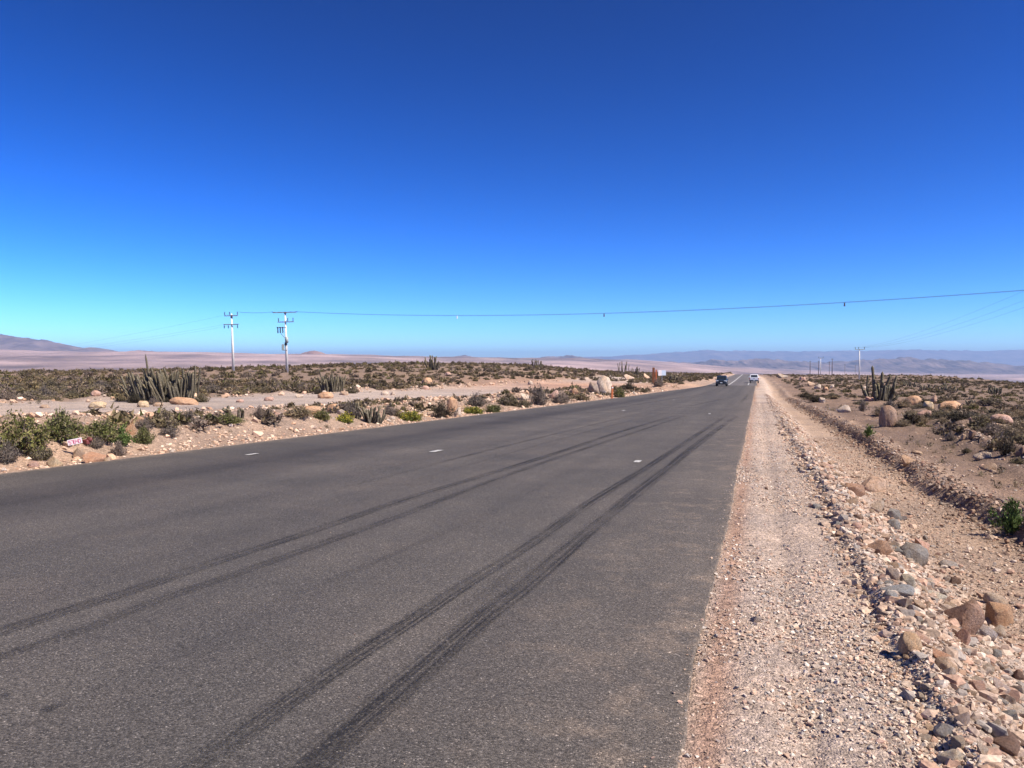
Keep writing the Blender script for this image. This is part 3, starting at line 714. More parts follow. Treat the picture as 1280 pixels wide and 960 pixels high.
ROCKS = [
    # left of the road
    (755, 494, 22, 24, 'r', PALE, 'large pale rounded boulder beside the orange marker post', .9),
    (742, 492, 14, 15, 'a', (.3, .24, .2), 'shaded left part of the large pale boulder, shade put into its colour', .9),  # shaded side of the boulder: the shade is painted as a darker colour
    (122, 510, 28, 8, 'r', OCH, 'low yellowish boulder at the far side of the dirt track, left of the big cactus', .7),
    (179, 509, 15, 8, 'r', OCH, 'small pale boulder in front of the left end of the big cactus', .8),
    (198, 508, 12, 5, 'r', TAN, 'small tan rock in front of the middle of the big cactus', .8),
    (230, 506, 38, 9, 'r', ORA, 'wide orange boulder at the right foot of the big cactus', .6),
    (121, 579, 28, 14, 'a', (.58, .34, .22), 'reddish slab rock with a dark underside right of the small number sign', .9),
    (98, 574, 16, 14, 'a', TAN, 'tan rock propping up the small number sign', .8),
    (68, 583, 20, 12, 'a', OCH, 'yellowish rock at the road edge below the green bush', .8),
    (133, 578, 12, 7, 'a', TAN, 'small tan stone just right of the reddish slab rock', .8),
    (42, 584, 16, 7, 'a', PINK, 'pinkish stone at the road edge under the left bush', .8),
    (164, 543, 13, 12, 'a', ORA, 'orange rock behind the low green plants right of the number sign', .8),
    (155, 530, 14, 9, 'a', (.55, .5, .46), 'pale grey rock at the near edge of the dirt track on the left', .8),
    (172, 532, 18, 10, 'a', ORA, 'orange rock between the dirt track and the grey bushes', .8),
    (387, 517, 30, 9, 'r', ORA, 'long low orange rock behind the flowering plants', .6),
    (417, 516, 16, 11, 'r', ORA, 'rounded orange rock right of the long low orange rock', .8),
    (407, 498, 20, 8, 'r', ORA, 'flat orange rock at the foot of the second cactus clump', .7),
    (427, 519, 10, 7, 'a', PALE, 'small pale rock above the yellow flowering plant', .8),
    (490, 526, 9, 6, 'r', PALE, 'round pale stone right of the small dark cactus', .8),
    (566, 516, 14, 20, 'a', ORA, 'upright orange rock beside the round dark bush at the roadside', .7),
    (572, 521, 9, 12, 'a', PALE, 'pale rock in front of the upright orange rock', .8),
    (534, 482, 16, 10, 'r', ORA, 'round orange boulder beyond the dirt track under the skyline cactus', .8),
    (532, 487, 9, 5, 'r', PINK, 'small pink rock below the round orange boulder', .8),
    (481, 494, 10, 5, 'r', PALE, 'pale rock at the far edge of the dirt track left of centre', .8),
    (491, 494, 6, 5, 'a', PALE, 'pale pointed stone next to the pale rock at the track edge', .8),
    (430, 494, 12, 5, 'a', TAN, 'tan stone at the far track edge right of the second cactus clump', .8),
    (336, 501, 14, 5, 'r', PINK, 'pink rock at the far track edge under the poles', .8),
    (300, 503, 10, 4, 'r', PINK, 'small pink rock at the far track edge left of the poles', .8),
    (375, 497, 11, 5, 'a', PALE, 'pale stone at the far track edge below the right pole', .8),
    (657, 501, 14, 9, 'a', PALE, 'pale block in the roadside bushes left of the large boulder', .8),
    (692, 499, 12, 12, 'a', PINK, 'pink rock heap block among roadside bushes near the large boulder', .8),
    (718, 492, 12, 7, 'a', ORA, 'orange rock at the track edge left of the large pale boulder', .8),
    (663, 481, 7, 5, 'r', PALE, 'small pale boulder at the far track edge left of the large boulder', .8),
    (787, 475, 13, 7, 'a', (.6, .46, .36), 'tilted pale slab behind the large boulder', .8),
    (808, 474, 8, 7, 'a', (.6, .42, .3), 'pointed pale rock left of the brown board', .8),
    (834, 464.5, 10, 5, 'r', PALE, 'white boulder on the skyline behind the pale sign', .8),
    (846, 465, 8, 3, 'r', PALE, 'white flat boulder on the skyline right of the pale sign', .8),
    (898, 464.5, 5, 3, 'r', PALE, 'small white boulder on the far rise above the dark car', .8),
    (586, 484, 8, 5, 'a', TAN, 'tan stone on the plain right of the orange boulder', .8),
    (560, 470, 9, 5, 'r', PINK, 'pink rock in the scrub below the skyline cactus', .8),
    (86, 489, 18, 6, 'r', PINK, 'pinkish flat outcrop in the scrub left of the big cactus', .7),
    (38, 496, 16, 6, 'r', PINK, 'pinkish outcrop in the scrub near the left edge', .7),
    (120, 494, 12, 6, 'r', PINK, 'pinkish rock in the scrub just left of the big cactus', .7),
    (4, 494, 12, 5, 'r', PINK, 'pinkish rock in the scrub cut by the left picture edge', .7),
    (56, 510, 13, 4, 'a', TAN, 'tan rock on the far track bank at the left', .8),
    (345, 522, 14, 6, 'a', PINK, 'pink stone on the dirt mound by the green cushion plants', .8),
    # right of the road
    (1110, 533, 21, 26, 'r', (.33, .23, .175), 'egg shaped brown boulder standing upright right of the road', .85),
    (1055, 515, 15, 9, 'a', (.5, .42, .36), 'low rock with a black shaded underside left of the egg boulder', .9),
    (1027, 503, 8, 6, 'a', PALE, 'small pale stone near the dark scrub patch', .8),
    (1142, 508, 20, 12, 'r', ORA, 'left boulder of the pale orange boulder group', .8),
    (1160, 511, 12, 9, 'a', OCH, 'pale angular rock in the middle of the orange boulder group', .8),
    (1167, 504, 7, 10, 'a', (.5, .33, .24), 'small upright rock standing in the orange boulder group', .8),
    (1187, 513, 32, 12, 'r', ORA, 'long rounded boulder, largest of the orange boulder group', .7),
    (1156, 518, 18, 6, 'a', PINK, 'flat pink rock in front of the orange boulder group', .8),
    (1252, 528, 25, 11, 'r', PINK, 'rounded pink boulder near the right edge', .8),
    (1247, 536, 22, 8, 'a', TAN, 'flat tan rocks below the rounded pink boulder', .8),
    (1088, 501, 16, 5, 'a', (.52, .33, .27), 'low pink rock at the foot of the tall right cactus', .7),
    (1216, 548, 12, 9, 'a', BRN, 'brown rock in the dry scrub right of centre', .8),
    (1205, 549, 8, 6, 'a', TAN, 'tan stone beside the brown rock in the dry scrub', .8),
    (1136, 581, 17, 11, 'a', (.5, .34, .23), 'tan rock with a dark left face on the low berm', .9),
    (1146, 568, 14, 5, 'a', TAN, 'flat tan stone behind the low berm', .8),
    (1228, 574, 24, 9, 'a', PALE, 'flat pale slab with a dark underside on the eroded bank', .8),
    (1236, 589, 20, 10, 'a', TAN, 'tan block on the eroded bank below the flat pale slab', .8),
    (1276, 572, 12, 12, 'a', BRN, 'brown rock at the right picture edge beside the dark bush', .8),
    (1115, 553, 6, 4, 'a', BRN, 'dark stone below the small green plant', .8),
    (978, 472.5, 14, 6, 'a', (.40, .33, .27), 'whitish outcrop right of the white pickup', .8),
    (1003, 475, 10, 4, 'a', PINK, 'low pink rock right of the whitish outcrop', .8),
    (1014, 483, 9, 6, 'a', TAN, 'brown and pale rock above the bare roadside ground', .8),
    (1022, 486, 8, 6, 'a', PALE, 'pale rock beside the brown and pale rock', .8),
    (1032, 488, 7, 5, 'a', ORA, 'orange stone on the scrub edge left of the white pole', .8),
    (1040, 485, 5, 4, 'a', PALE, 'small pale stone left of the white pole', .8),
    (1080, 486, 7, 3, 'r', PALE, 'small pale rock at the foot of the white pole', .8),
    # rubble strip in the foreground
    (1092, 615, 32, 19, 'a', (.62, .46, .35), 'pale pinkish boulder, topmost large stone of the rubble strip', .9),
    (1066, 617, 32, 13, 'a', (.42, .27, .19), 'brown slab leaning on the pale topmost boulder of the rubble strip', .8),
    (1096, 640, 22, 16, 'a', PALE, 'pale block below the topmost boulder of the rubble strip', .8),
    (1117, 649, 18, 13, 'a', GREY, 'upper grey stone beside the pale block in the rubble', .8),
    (1117, 661, 17, 12, 'r', GREY, 'rounded grey stone just below the upper grey stone', .8),
    (1065, 632, 18, 11, 'a', TAN, 'tan stone on the left side of the rubble below the brown slab', .8),
    (1140, 703, 40, 24, 'r', (.31, .29, .27), 'big dark grey boulder with a black shaded side in the rubble', .75),
    (1153, 690, 24, 18, 'a', (.5, .32, .25), 'pink rock behind the big dark grey boulder', .8),
    (1096, 692, 34, 17, 'a', (.40, .26, .18), 'brown flat rock left of the big dark grey boulder', .8),
    (1118, 687, 16, 11, 'a', PALE, 'pale stone between the brown flat rock and the grey boulder', .8),
    (1115, 724, 16, 13, 'a', (.42, .34, .29), 'rounded grey brown stone above the long grey slab', .8),
    (1134, 733, 20, 14, 'a', (.5, .45, .36), 'grey yellow block beside the long grey slab', .8),
    (1122, 743, 40, 11, 'a', (.37, .37, .37), 'long grey slab lying across the rubble', .5),
    (1113, 749, 18, 10, 'a', (.4, .39, .38), 'small grey wedge under the long grey slab', .8),
    (1185, 710, 24, 8, 'a', (.38, .34, .31), 'thin grey flat stone right of the big dark boulder', .8),
    (1172, 751, 22, 13, 'a', (.58, .52, .42), 'pale stone behind the largest brown rock', .8),
    (1202, 790, 54, 38, 'a', (.36, .24, .185), 'largest angular brown rock with a black left face', .8),
    (1249, 783, 42, 28, 'a', (.52, .34, .22), 'orange tan rock touching the right of the largest brown rock', .8),
    (1228, 797, 32, 15, 'r', (.43, .37, .35), 'grey stone at the foot of the largest brown rock', .8),
    (1248, 796, 16, 14, 'a', PALE, 'pale stone right of the grey stone under the largest brown rock', .8),
    (1203, 804, 19, 19, 'a', (.50, .31, .24), 'small reddish block in front of the largest brown rock', .8),
    (1137, 816, 30, 22, 'r', (.54, .39, .26), 'tan oval boulder in the middle of the rubble', .85),
    (1153, 806, 18, 15, 'a', (.53, .35, .27), 'pink stone touching the tan oval boulder', .8),
    (1177, 826, 22, 13, 'a', (.5, .29, .19), 'flat orange stone right of the tan oval boulder', .8),
    (1186, 848, 18, 14, 'a', PALE, 'pale stone below the flat orange stone', .8),
    (1251, 868, 21, 20, 'a', (.46, .37, .33), 'pinkish grey rock casting a black shadow near the right edge', .8),
    (1256, 940, 32, 18, 'a', (.27, .18, .14), 'dark brown block in the lower right corner', .8),
    (1180, 922, 27, 15, 'a', (.38, .36, .35), 'flat grey stone near the bottom edge', .8),
    (1189, 958, 30, 20, 'a', (.58, .50, .40), 'pale stone cut by the bottom edge', .8),
    (1203, 908, 20, 18, 'a', (.48, .38, .33), 'pinkish stone right of the flat grey stone', .8),
    (1228, 944, 14, 16, 'a', PALE, 'pale upright stone left of the dark brown block', .8),
    (1164, 917, 14, 12, 'a', TAN, 'tan stone left of the flat grey stone', .8),
    (1272, 850, 16, 14, 'a', BRN, 'brown stone at the right edge above the pinkish grey rock', .8),
    (1158, 760, 12, 9, 'a', TAN, 'small tan stone left of the largest brown rock', .8),
    (1232, 820, 14, 10, 'a', PALE, 'small pale stone below the grey stone under the largest rock', .8),
    (1246, 822, 11, 10, 'a', GREY, 'small round grey stone near the right edge', .8),
    (945, 778, 14, 8, 'a', (.5, .42, .36), 'flat pale stone on the gravel shoulder near the asphalt', .8),
    (958, 612, 4, 4, 'a', BRN, 'lone dark pebble on the gravel shoulder', .8),
]
for a in ROCKS:
    px, py, w, h, form, col, label = a[:7]
    rock(px, py, w, h, form, col, label, a[7])

def to_px(p):
    v = Vector(p) - Vector((0, 0, CAM_H)); f = Vector((-_sy * _cp, _cy * _cp, -_sp)); r2 = Vector((_cy, _sy, 0)); u = r2.cross(f)
    D = max(v.dot(f), .1)
    return 640 + FOC * v.dot(r2) / D, 480 - FOC * v.dot(u) / D
ORD = ['nearest', 'second nearest', 'third nearest', 'fourth nearest', 'fifth nearest', 'sixth nearest', 'seventh nearest', 'eighth nearest', 'ninth nearest', 'tenth nearest'] + [w + ' nearest' for w in ('eleventh', 'twelfth', 'thirteenth', 'fourteenth', 'fifteenth', 'sixteenth')]
def single_out(items, marks):
    """items: (object, description); every label names the nearest landmark, the side and, if needed, the order"""
    byk = {}
    for o, desc in items:
        x, y = to_px(o.location)
        mx, my, nm = min(marks, key=lambda m_: (m_[0] - x) ** 2 + ((m_[1] - y) * 1.6) ** 2)
        dx, dy = x - mx, (y - my) * 1.6
        rel = ('right of' if dx > 0 else 'left of') if abs(dx) > abs(dy) else ('in front of' if dy > 0 else 'behind')
        byk.setdefault((desc, rel, nm), []).append((dx * dx + dy * dy, o))
    for (desc, rel, nm), lst in byk.items():
        lst.sort(key=lambda q: q[0])
        for i, (_, o) in enumerate(lst):
            o['label'] = f'{desc} {rel} {nm}' if len(lst) == 1 else f'{ORD[min(i, 15)]} {desc} {rel} {nm}'
# loose stones: numpy scatter -----------------------------------------
HS = [hull_rock(700 + i, 9, (1, .75, .55), .25, 0, 0) for i in range(10)]
HM = [hull_rock(760 + i, 15, (1, .75, .6), .25, 0, 0) for i in range(10)]
STONE_COLS = np.array([[.54, .42, .33], [.48, .36, .275], [.60, .50, .41], [.40, .32, .26], [.52, .36, .28], [.36, .33, .305], [.44, .31, .23], [.68, .60, .52], [.56, .44, .36]])
def rotmats(n, rg):
    q = rg.normal(size=(n, 4)); q /= np.linalg.norm(q, axis=1)[:, None]
    w, x, y, z = q.T
    return np.stack([1 - 2 * (y * y + z * z), 2 * (x * y - z * w), 2 * (x * z + y * w), 2 * (x * y + z * w), 1 - 2 * (x * x + z * z), 2 * (y * z - x * w),
                     2 * (x * z - y * w), 2 * (y * z + x * w), 1 - 2 * (x * x + y * y)], -1).reshape(n, 3, 3)
def rotz_tilt(n, rg, t=.35):
    a = rg.uniform(0, 2 * np.pi, n); c, s = np.cos(a), np.sin(a)
    Z = np.zeros((n, 3, 3)); Z[:, 0, 0] = c; Z[:, 0, 1] = -s; Z[:, 1, 0] = s; Z[:, 1, 1] = c; Z[:, 2, 2] = 1
    b = rg.normal(0, t, n); c, s = np.cos(b), np.sin(b)
    X = np.zeros((n, 3, 3)); X[:, 1, 1] = c; X[:, 1, 2] = -s; X[:, 2, 1] = s; X[:, 2, 2] = c; X[:, 0, 0] = 1
    return Z @ X
def merge_stones(name, XY, size, forms, label='', flat=(1, .75, .55), tint=(1, 1, 1), cols=STONE_COLS, embed=.25, zfun=None, pw=None):
    rg = np.random.default_rng(len(XY) + 5)
    n = len(XY); Z = zfun(XY) if zfun else terrain(XY[:, 0], XY[:, 1])
    f = rg.integers(0, len(forms), n); VV, FF, CC = [], [], []; off = 0
    for k, (V, F) in enumerate(forms):
        ix = np.nonzero(f == k)[0]
        if not len(ix): continue
        m = len(ix); sc = size[ix][:, None] * .5 * np.array(flat) * rg.uniform(.7, 1.25, (m, 3))
        P = np.einsum('nij,nvj->nvi', rotz_tilt(m, rg), V[None] * sc[:, None, :])
        P[..., 0] += XY[ix, 0][:, None]; P[..., 1] += XY[ix, 1][:, None]; P[..., 2] += (Z[ix] + sc[:, 2] * (1 - 2 * embed))[:, None]
        VV.append(P.reshape(-1, 3)); FF.append((F[None] + (off + np.arange(m) * len(V))[:, None, None]).reshape(-1, 3)); off += m * len(V)
        c = cols[rg.choice(len(cols), m, p=pw)] * rg.uniform(.78, 1.22, (m, 1)) * np.array(tint)
        CC.append(np.repeat(c, len(V), 0))
    me = mesh_np(name, np.vstack(VV), np.vstack(FF), M_GRAVEL, np.vstack(CC))
    return tag(obj(name, me), label, 'gravel', kind='stuff')
def scat(x0, x1, y0, y1, dens, rg, thin=None, seed=0):
    """random points in road coordinates (x from the right asphalt edge); thin(u,y) keeps a share"""
    n = int((x1 - x0) * (y1 - y0) * dens)
    u, y = rg.uniform(x0, x1, n), rg.uniform(y0, y1, n)
    if thin is not None:
        k = rg.random(n) < thin(u, y); u, y = u[k], y[k]
    return np.column_stack([u + road_right(y), y])
rg = np.random.default_rng(21)
def patch(u, y, sc=.6, seed=400): return np.clip(.5 + 1.5 * fbm(u / sc, y / (sc * 2.2), seed, 3), .05, 1)
# shoulder gravel
A = scat(-.02, 1.25, 2.6, 6.2, 5200, rg, lambda u, y: patch(u, y) * (.45 + .55 * np.maximum(np.exp(-((u - .22) / .16) ** 2), np.exp(-((u - 1.1) / .25) ** 2))))
B = scat(-.02, 1.25, 6.2, 15, 1500, rg, lambda u, y: patch(u, y) * (.45 + .55 * np.maximum(np.exp(-((u - .22) / .2) ** 2), np.exp(-((u - 1.1) / .25) ** 2))))
C = scat(-.02, 1.3, 15, 60, 90, rg)
XY = np.vstack([A, B, C]); sz = np.concatenate([.005 + .007 * rg.gamma(1.6, 1, len(A)), .008 + .009 * rg.gamma(1.6, 1, len(B)), .015 + .014 * rg.gamma(1.6, 1, len(C))])
merge_stones('shoulder_gravel', XY, np.minimum(sz, .038), HS, 'fine pinkish gravel spread over the road shoulder', embed=.2)
a = scat(-.4, .03, 2.6, 14, 420, rg, lambda u, y: np.exp((u - .02) / .06)); b_ = scat(-4, -.3, 2.6, 8, .7, rg)
XY = np.vstack([a, b_]); merge_stones('edge_grit', XY, .005 + .004 * rg.gamma(1.5, 1, len(XY)), HS, 'loose grit scattered on the edge of the asphalt', embed=.1, zfun=lambda q: road_z(q[:, 1]))
# rubble strip, berm and ground beyond
pz = []
def add(a, s): pz.append((a, s))
a = scat(1.0, 2.55, 2.8, 12, 420, rg, lambda u, y: np.exp(-((u - 1.65) / .6) ** 2)); add(a, .018 + .020 * rg.gamma(1.5, 1, len(a)))
a = scat(1.0, 2.5, 12, 30, 170, rg, lambda u, y: np.exp(-((u - 1.55) / .5) ** 2)); add(a, .025 + .026 * rg.gamma(1.5, 1, len(a)))
a = scat(1.1, 2.3, 30, 90, 45, rg, lambda u, y: np.exp(-((u - 1.6) / .5) ** 2)); add(a, .04 + .03 * rg.gamma(1.5, 1, len(a)))
a = scat(1.0, 3.3, 2.8, 9, 1300, rg, lambda u, y: .25 + .75 * np.exp(-((u - 1.6) / .6) ** 2)); add(a, .007 + .007 * rg.gamma(1.5, 1, len(a)))
a = scat(2.2, 3.5, 4, 30, 260, rg); add(a, .010 + .012 * rg.gamma(1.4, 1, len(a)))
a = scat(4.2, 20, 8, 60, 9, rg, lambda u, y: patch(u, y, 2.5, 420)); add(a, .025 + .03 * rg.gamma(1.4, 1, len(a)))
a = scat(4.0, 10, 7, 26, 60, rg, lambda u, y: patch(u, y, 1.6, 425) ** 1.5); add(a, .014 + .016 * rg.gamma(1.4, 1, len(a)))
a = scat(6.5, 8.2, 8, 30, 60, rg, lambda u, y: patch(u, y, .8, 427) ** 2); add(a, .03 + .03 * rg.gamma(1.4, 1, len(a)))
XY = np.vstack([q[0] for q in pz]); sz = np.minimum(np.concatenate([q[1] for q in pz]), .13)
merge_stones('rubble', XY, sz, HM, tint=(.84, .80, .77), label= 'mixed broken stones covering the slope and berm right of the shoulder', flat=(1, .75, .6), embed=.3)
pz = []
a = scat(3.1, 4.6, 5, 34, 300, rg, lambda u, y: np.exp(-((u - 3.75) / .36) ** 2)); add(a, .018 + .018 * rg.gamma(1.5, 1, len(a)))
a = scat(3.1, 4.6, 34, 90, 50, rg, lambda u, y: np.exp(-((u - 3.75) / .36) ** 2)); add(a, .04 + .03 * rg.gamma(1.5, 1, len(a)))
merge_stones('berm_stones', np.vstack([q[0] for q in pz]), np.minimum(np.concatenate([q[1] for q in pz]), .12), HM, 'small brown stones heaped along the low berm, darkened for its shade', flat=(1, .75, .6), tint=(.62, .56, .52), embed=.15)  # tint paints the shade of the road-facing berm side onto brown stones
# left verge, track edge stones and pale rubble lines
def lscat(x0, x1, y0, y1, dens, thin=None):
    n = int((x1 - x0) * (y1 - y0) * dens); u, y = rg.uniform(x0, x1, n), rg.uniform(y0, y1, n)
    if thin is not None:
        k = rg.random(n) < thin(u, y); u, y = u[k], y[k]
    return np.column_stack([road_left(y) - u, y])
pz = []
a = lscat(.02, .8, 8, 90, 60); add(a, .02 + .018 * rg.gamma(1.5, 1, len(a)))
a = lscat(.6, 12, 8, 45, 45, lambda u, y: patch(u, y, 1.8, 430)); add(a, .025 + .032 * rg.gamma(1.4, 1, len(a)))
a = lscat(.6, 12, 45, 120, 11, lambda u, y: patch(u, y, 3, 430)); add(a, .06 + .06 * rg.gamma(1.5, 1, len(a)))
a = lscat(25.5, 30, 15, 140, 5, lambda u, y: patch(u, y, 2, 440) * np.exp(-((u - 27.3) / 1.1) ** 2)); add(a, .08 + .09 * rg.gamma(1.5, 1, len(a)))
a = lscat(10.5, 13.5, 15, 110, 4, lambda u, y: patch(u, y, 2, 450)); add(a, .06 + .07 * rg.gamma(1.5, 1, len(a)))
XY = np.vstack([q[0] for q in pz]); sz = np.minimum(np.concatenate([q[1] for q in pz]), .5)
merge_stones('verge_stones', XY, sz, HM, 'pinkish stones strewn over the verge between road and dirt track', flat=(1, .8, .65), tint=(1.12, 1.02, .92), embed=.25)
# stones one can pick apart in the rubble strip
STONE_MARKS = [(1092, 605, 'the pale topmost rubble boulder'), (1140, 690, 'the big dark grey boulder'), (1122, 738, 'the long grey slab'), (1202, 772, 'the largest brown rock'), (1137, 806, 'the tan oval boulder'), (1251, 860, 'the pinkish grey rock'), (1180, 915, 'the flat grey stone'), (1256, 930, 'the dark brown corner block'), (1185, 844, 'the flat orange stone'), (1136, 577, 'the tan berm rock'), (1015, 560, 'the lone shoulder pebble'), (980, 515, 'the far shoulder end'), (1262, 655, 'the bright green edge plant')]
cname = lambda c: 'grey' if max(c) - min(c) < .06 else 'brown' if c[0] < .33 else 'pink' if c == PINK else 'pale' if c[0] > .5 else 'tan'
ITEMS = []
def loose(n, x0, x1, y0, y1, mu, sg, smin, smax, label, group, pal, dens_c, dens_w):
    k = 0
    while k < n:
        y = y0 * (y1 / y0) ** random.random(); u = random.gauss(dens_c, dens_w)
        if not x0 < u < x1: continue
        x = u + float(road_right(y)); s = min(max(random.lognormvariate(mu, sg), smin), smax)
        me = random.choice(ANG + RND[:2]); hh = s * random.uniform(.45, .75)
        o = obj('stone', me, loc=(x, y, tz(x, y) + hh * .2), rot=(random.gauss(0, .25), random.gauss(0, .25), random.uniform(0, 6.28)),
                scale=(s / 2, s * random.uniform(.55, .85) / 2, hh / 2))
        c = random.choice(pal); f = random.uniform(.68, 1.02); o.color = (c[0] * f, c[1] * f, c[2] * f, 1)
        tag(o, label, 'stone', group); k += 1
        ITEMS.append((o, ('small ' if s < .075 else 'large ' if s > .13 else '') + cname(c) + ' loose stone'))
PAL = [PALE, PALE, TAN, TAN, (.36, .345, .33), BRN, PINK, (.54, .44, .36), (.47, .39, .33)]
loose(170, 1.05, 2.6, 3.0, 14, math.log(.085), .4, .045, .2, 'fist sized loose stone lying in the rubble strip beside the shoulder', 'loose stones of the foreground rubble strip', PAL, 1.7, .42)
loose(45, 1.05, 2.3, 14, 45, math.log(.14), .3, .08, .28, 'loose pale stone in the far part of the rubble strip', 'loose stones of the far rubble strip', [PALE, TAN, PINK], 1.55, .3)
loose(45, 3.3, 4.3, 6, 26, math.log(.09), .35, .05, .2, 'loose brown stone on the low dark berm', 'loose stones of the low berm', [BRN, TAN, GREY], 3.75, .22)

single_out(ITEMS, STONE_MARKS)

# ------------------------------------------------------------------ shrubs
def shrub(seed, rad, hgt, ntw, nleaf, leaf, tw_col, lf_cols, upright=.5, fill=.0, tip=None, ntip=0):
    rg = np.random.default_rng(seed)
    V, F, C = [], [], []
    ph = rg.uniform(0, 6.28, 4)
    def addtri(p, c):
        i = len(V); V.extend(p); C.extend([c] * len(p))
        if len(p) == 3: F.append((i, i + 1, i + 2))
        else: F.append((i, i + 1, i + 2)); F.append((i, i + 2, i + 3))
    ends = []
    nb = max(ntw, 1)
    for k in range(nb):
        az = rg.uniform(0, 2 * np.pi); e = (rg.random() ** .6)
        lob = .72 + .32 * math.sin(az * 2 + ph[0]) * math.sin(az * 3 + ph[1]) + .22 * math.sin(az * 5 + ph[2])
        out = e * rad * lob; top = hgt * (1 - .55 * e * e) * rg.uniform(.5, 1.12) * (.8 + .25 * math.sin(az * 2 + ph[3]))
        b = np.array([rg.normal(0, rad * .16), rg.normal(0, rad * .16), -.03])
        t = np.array([np.cos(az) * out, np.sin(az) * out, top])
        mid = b + (t - b) * .5 + np.array([np.cos(az), np.sin(az), 0]) * out * .18 * (1 - upright) * 2 + rg.normal(0, rad * .06, 3)
        w = rad * .022 * rg.uniform(.6, 1.4)
        s = np.array([-np.sin(az + rg.normal(0, .8)), np.cos(az), 0]) * w
        c = np.array(tw_col) * rg.uniform(.6, 1.35)
        addtri([b - s, b + s, mid + s * .7, mid - s * .7], c)
        addtri([mid - s * .7, mid + s * .7, t], c)
        for q in range(2):   # side twigs
            f = rg.uniform(.35, .9); p = mid + (t - mid) * f if f > .5 else b + (mid - b) * (f + .4)
            d = rg.normal(0, 1, 3); d[2] = abs(d[2]) * .8; d /= np.linalg.norm(d)
            e2 = p + d * rad * rg.uniform(.15, .38)
            s2 = np.cross(d, rg.normal(0, 1, 3)); s2 = s2 / (np.linalg.norm(s2) + 1e-6) * w * .6
            addtri([p - s2, p + s2, e2], c * rg.uniform(.8, 1.2)); ends.append((p, e2))
        ends.append((mid, t))
    E0 = np.array([e[0] for e in ends]); E1 = np.array([e[1] for e in ends])
    lf_cols = np.array(lf_cols)
    for k in range(nleaf):
        j = rg.integers(len(E0)); f = rg.uniform(.15, 1.05)
        p = E0[j] + (E1[j] - E0[j]) * f + rg.normal(0, rad * .05, 3)
        if fill and rg.random() < fill:
            d = rg.normal(0, 1, 3); d /= np.linalg.norm(d); d[2] = abs(d[2]); q = rg.uniform(.6, 1.0) * (.78 + .3 * math.sin(2 * math.atan2(d[1], d[0]) + ph[0]) * math.sin(3 * math.atan2(d[1], d[0]) + ph[1]))
            p = np.array([d[0] * rad * q, d[1] * rad * q, d[2] * hgt * q * .95])
            p += rg.normal(0, rad * .04, 3)
        p[2] = max(p[2], 0.0)
        a = rg.normal(0, 1, 3); a[2] += .5; a /= np.linalg.norm(a)
        bb = np.cross(a, rg.normal(0, 1, 3)); bb /= np.linalg.norm(bb) + 1e-6
        L = leaf * rg.uniform(.6, 1.5)
        c = lf_cols[rg.integers(len(lf_cols))] * rg.uniform(.65, 1.35)
        addtri([p - bb * L * .28, p + bb * L * .28, p + a * L], c)
    for k in range(ntip):
        j = rg.integers(len(E0)); p = E1[j] + rg.normal(0, rad * .05, 3); p[2] += leaf * .3
        for q in range(2):
            a = rg.normal(0, 1, 3); bb = np.cross(a, rg.normal(0, 1, 3)); a *= leaf * .5 / np.linalg.norm(a); bb *= leaf * .5 / np.linalg.norm(bb)
            addtri([p - a, p + bb, p + a - bb * .3], np.array(tip))
    return np.array(V), np.array(F), np.array(C)
GRN = [(.12, .135, .042), (.15, .155, .05), (.08, .09, .032), (.18, .17, .07)]
OLV = [(.16, .135, .075), (.19, .155, .09), (.11, .095, .055), (.22, .18, .11)]
GRY = [(.21, .17, .14), (.17, .135, .115), (.25, .21, .17), (.14, .115, .095)]
STR = [(.26, .20, .13), (.22, .17, .11), (.30, .24, .16)]
BRT = [(.16, .19, .03), (.20, .21, .035), (.10, .13, .03), (.26, .24, .04)]
TW, TWD = (.22, .175, .145), (.15, .11, .085)
SPEC = {  # unit shrubs: radius 1, height about 1
    'green': dict(rad=1, hgt=1.0, ntw=190, nleaf=3600, leaf=.105, tw_col=TW, lf_cols=GRN + OLV[:1], upright=.6, fill=.35),
    'grey': dict(rad=1, hgt=1.0, ntw=300, nleaf=1500, leaf=.085, tw_col=(.16, .135, .12), lf_cols=GRY, upright=.6, fill=.15),
    'olive': dict(rad=1, hgt=.85, ntw=170, nleaf=2200, leaf=.11, tw_col=TWD, lf_cols=OLV + GRY[:1], upright=.4, fill=.35),
    'flower': dict(rad=1, hgt=.75, ntw=120, nleaf=2600, leaf=.10, tw_col=TWD, lf_cols=BRT + GRN[:2], upright=.4, fill=.55, tip=(.50, .42, .05), ntip=260),
    'straw': dict(rad=1, hgt=.9, ntw=330, nleaf=700, leaf=.10, tw_col=(.24, .19, .13), lf_cols=STR, upright=.7, fill=.0),
    'dark': dict(rad=1, hgt=1.05, ntw=300, nleaf=1300, leaf=.09, tw_col=(.07, .055, .045), lf_cols=[(.06, .055, .035), (.085, .075, .045), (.05, .042, .03)], upright=.75, fill=.1),
    'fresh': dict(rad=1, hgt=1.3, ntw=60, nleaf=1500, leaf=.13, tw_col=(.12, .13, .06), lf_cols=[(.10, .15, .04), (.13, .18, .05), (.08, .12, .035)], upright=.8, fill=.0),
}
SH = {}
for k, (nm, sp) in enumerate(SPEC.items()):
    SH[nm] = []
    for i in range(3):
        V, F, C = shrub(900 + 10 * k + i, **sp)
        SH[nm].append(mesh_np(nm + '_shrub_form', V, F, M_LEAF, C))
def put_shrub(x, y, rad, hgt, kind, label, group=None, name='desert_shrub', cat='shrub'):
    me = random.choice(SH[kind])
    o = obj(name, me, loc=(x, y, tz(x, y) - .02), rot=(0, 0, random.uniform(0, 6.28)), scale=(rad, rad * random.uniform(.85, 1.1), hgt))
    return tag(o, label, cat, group)
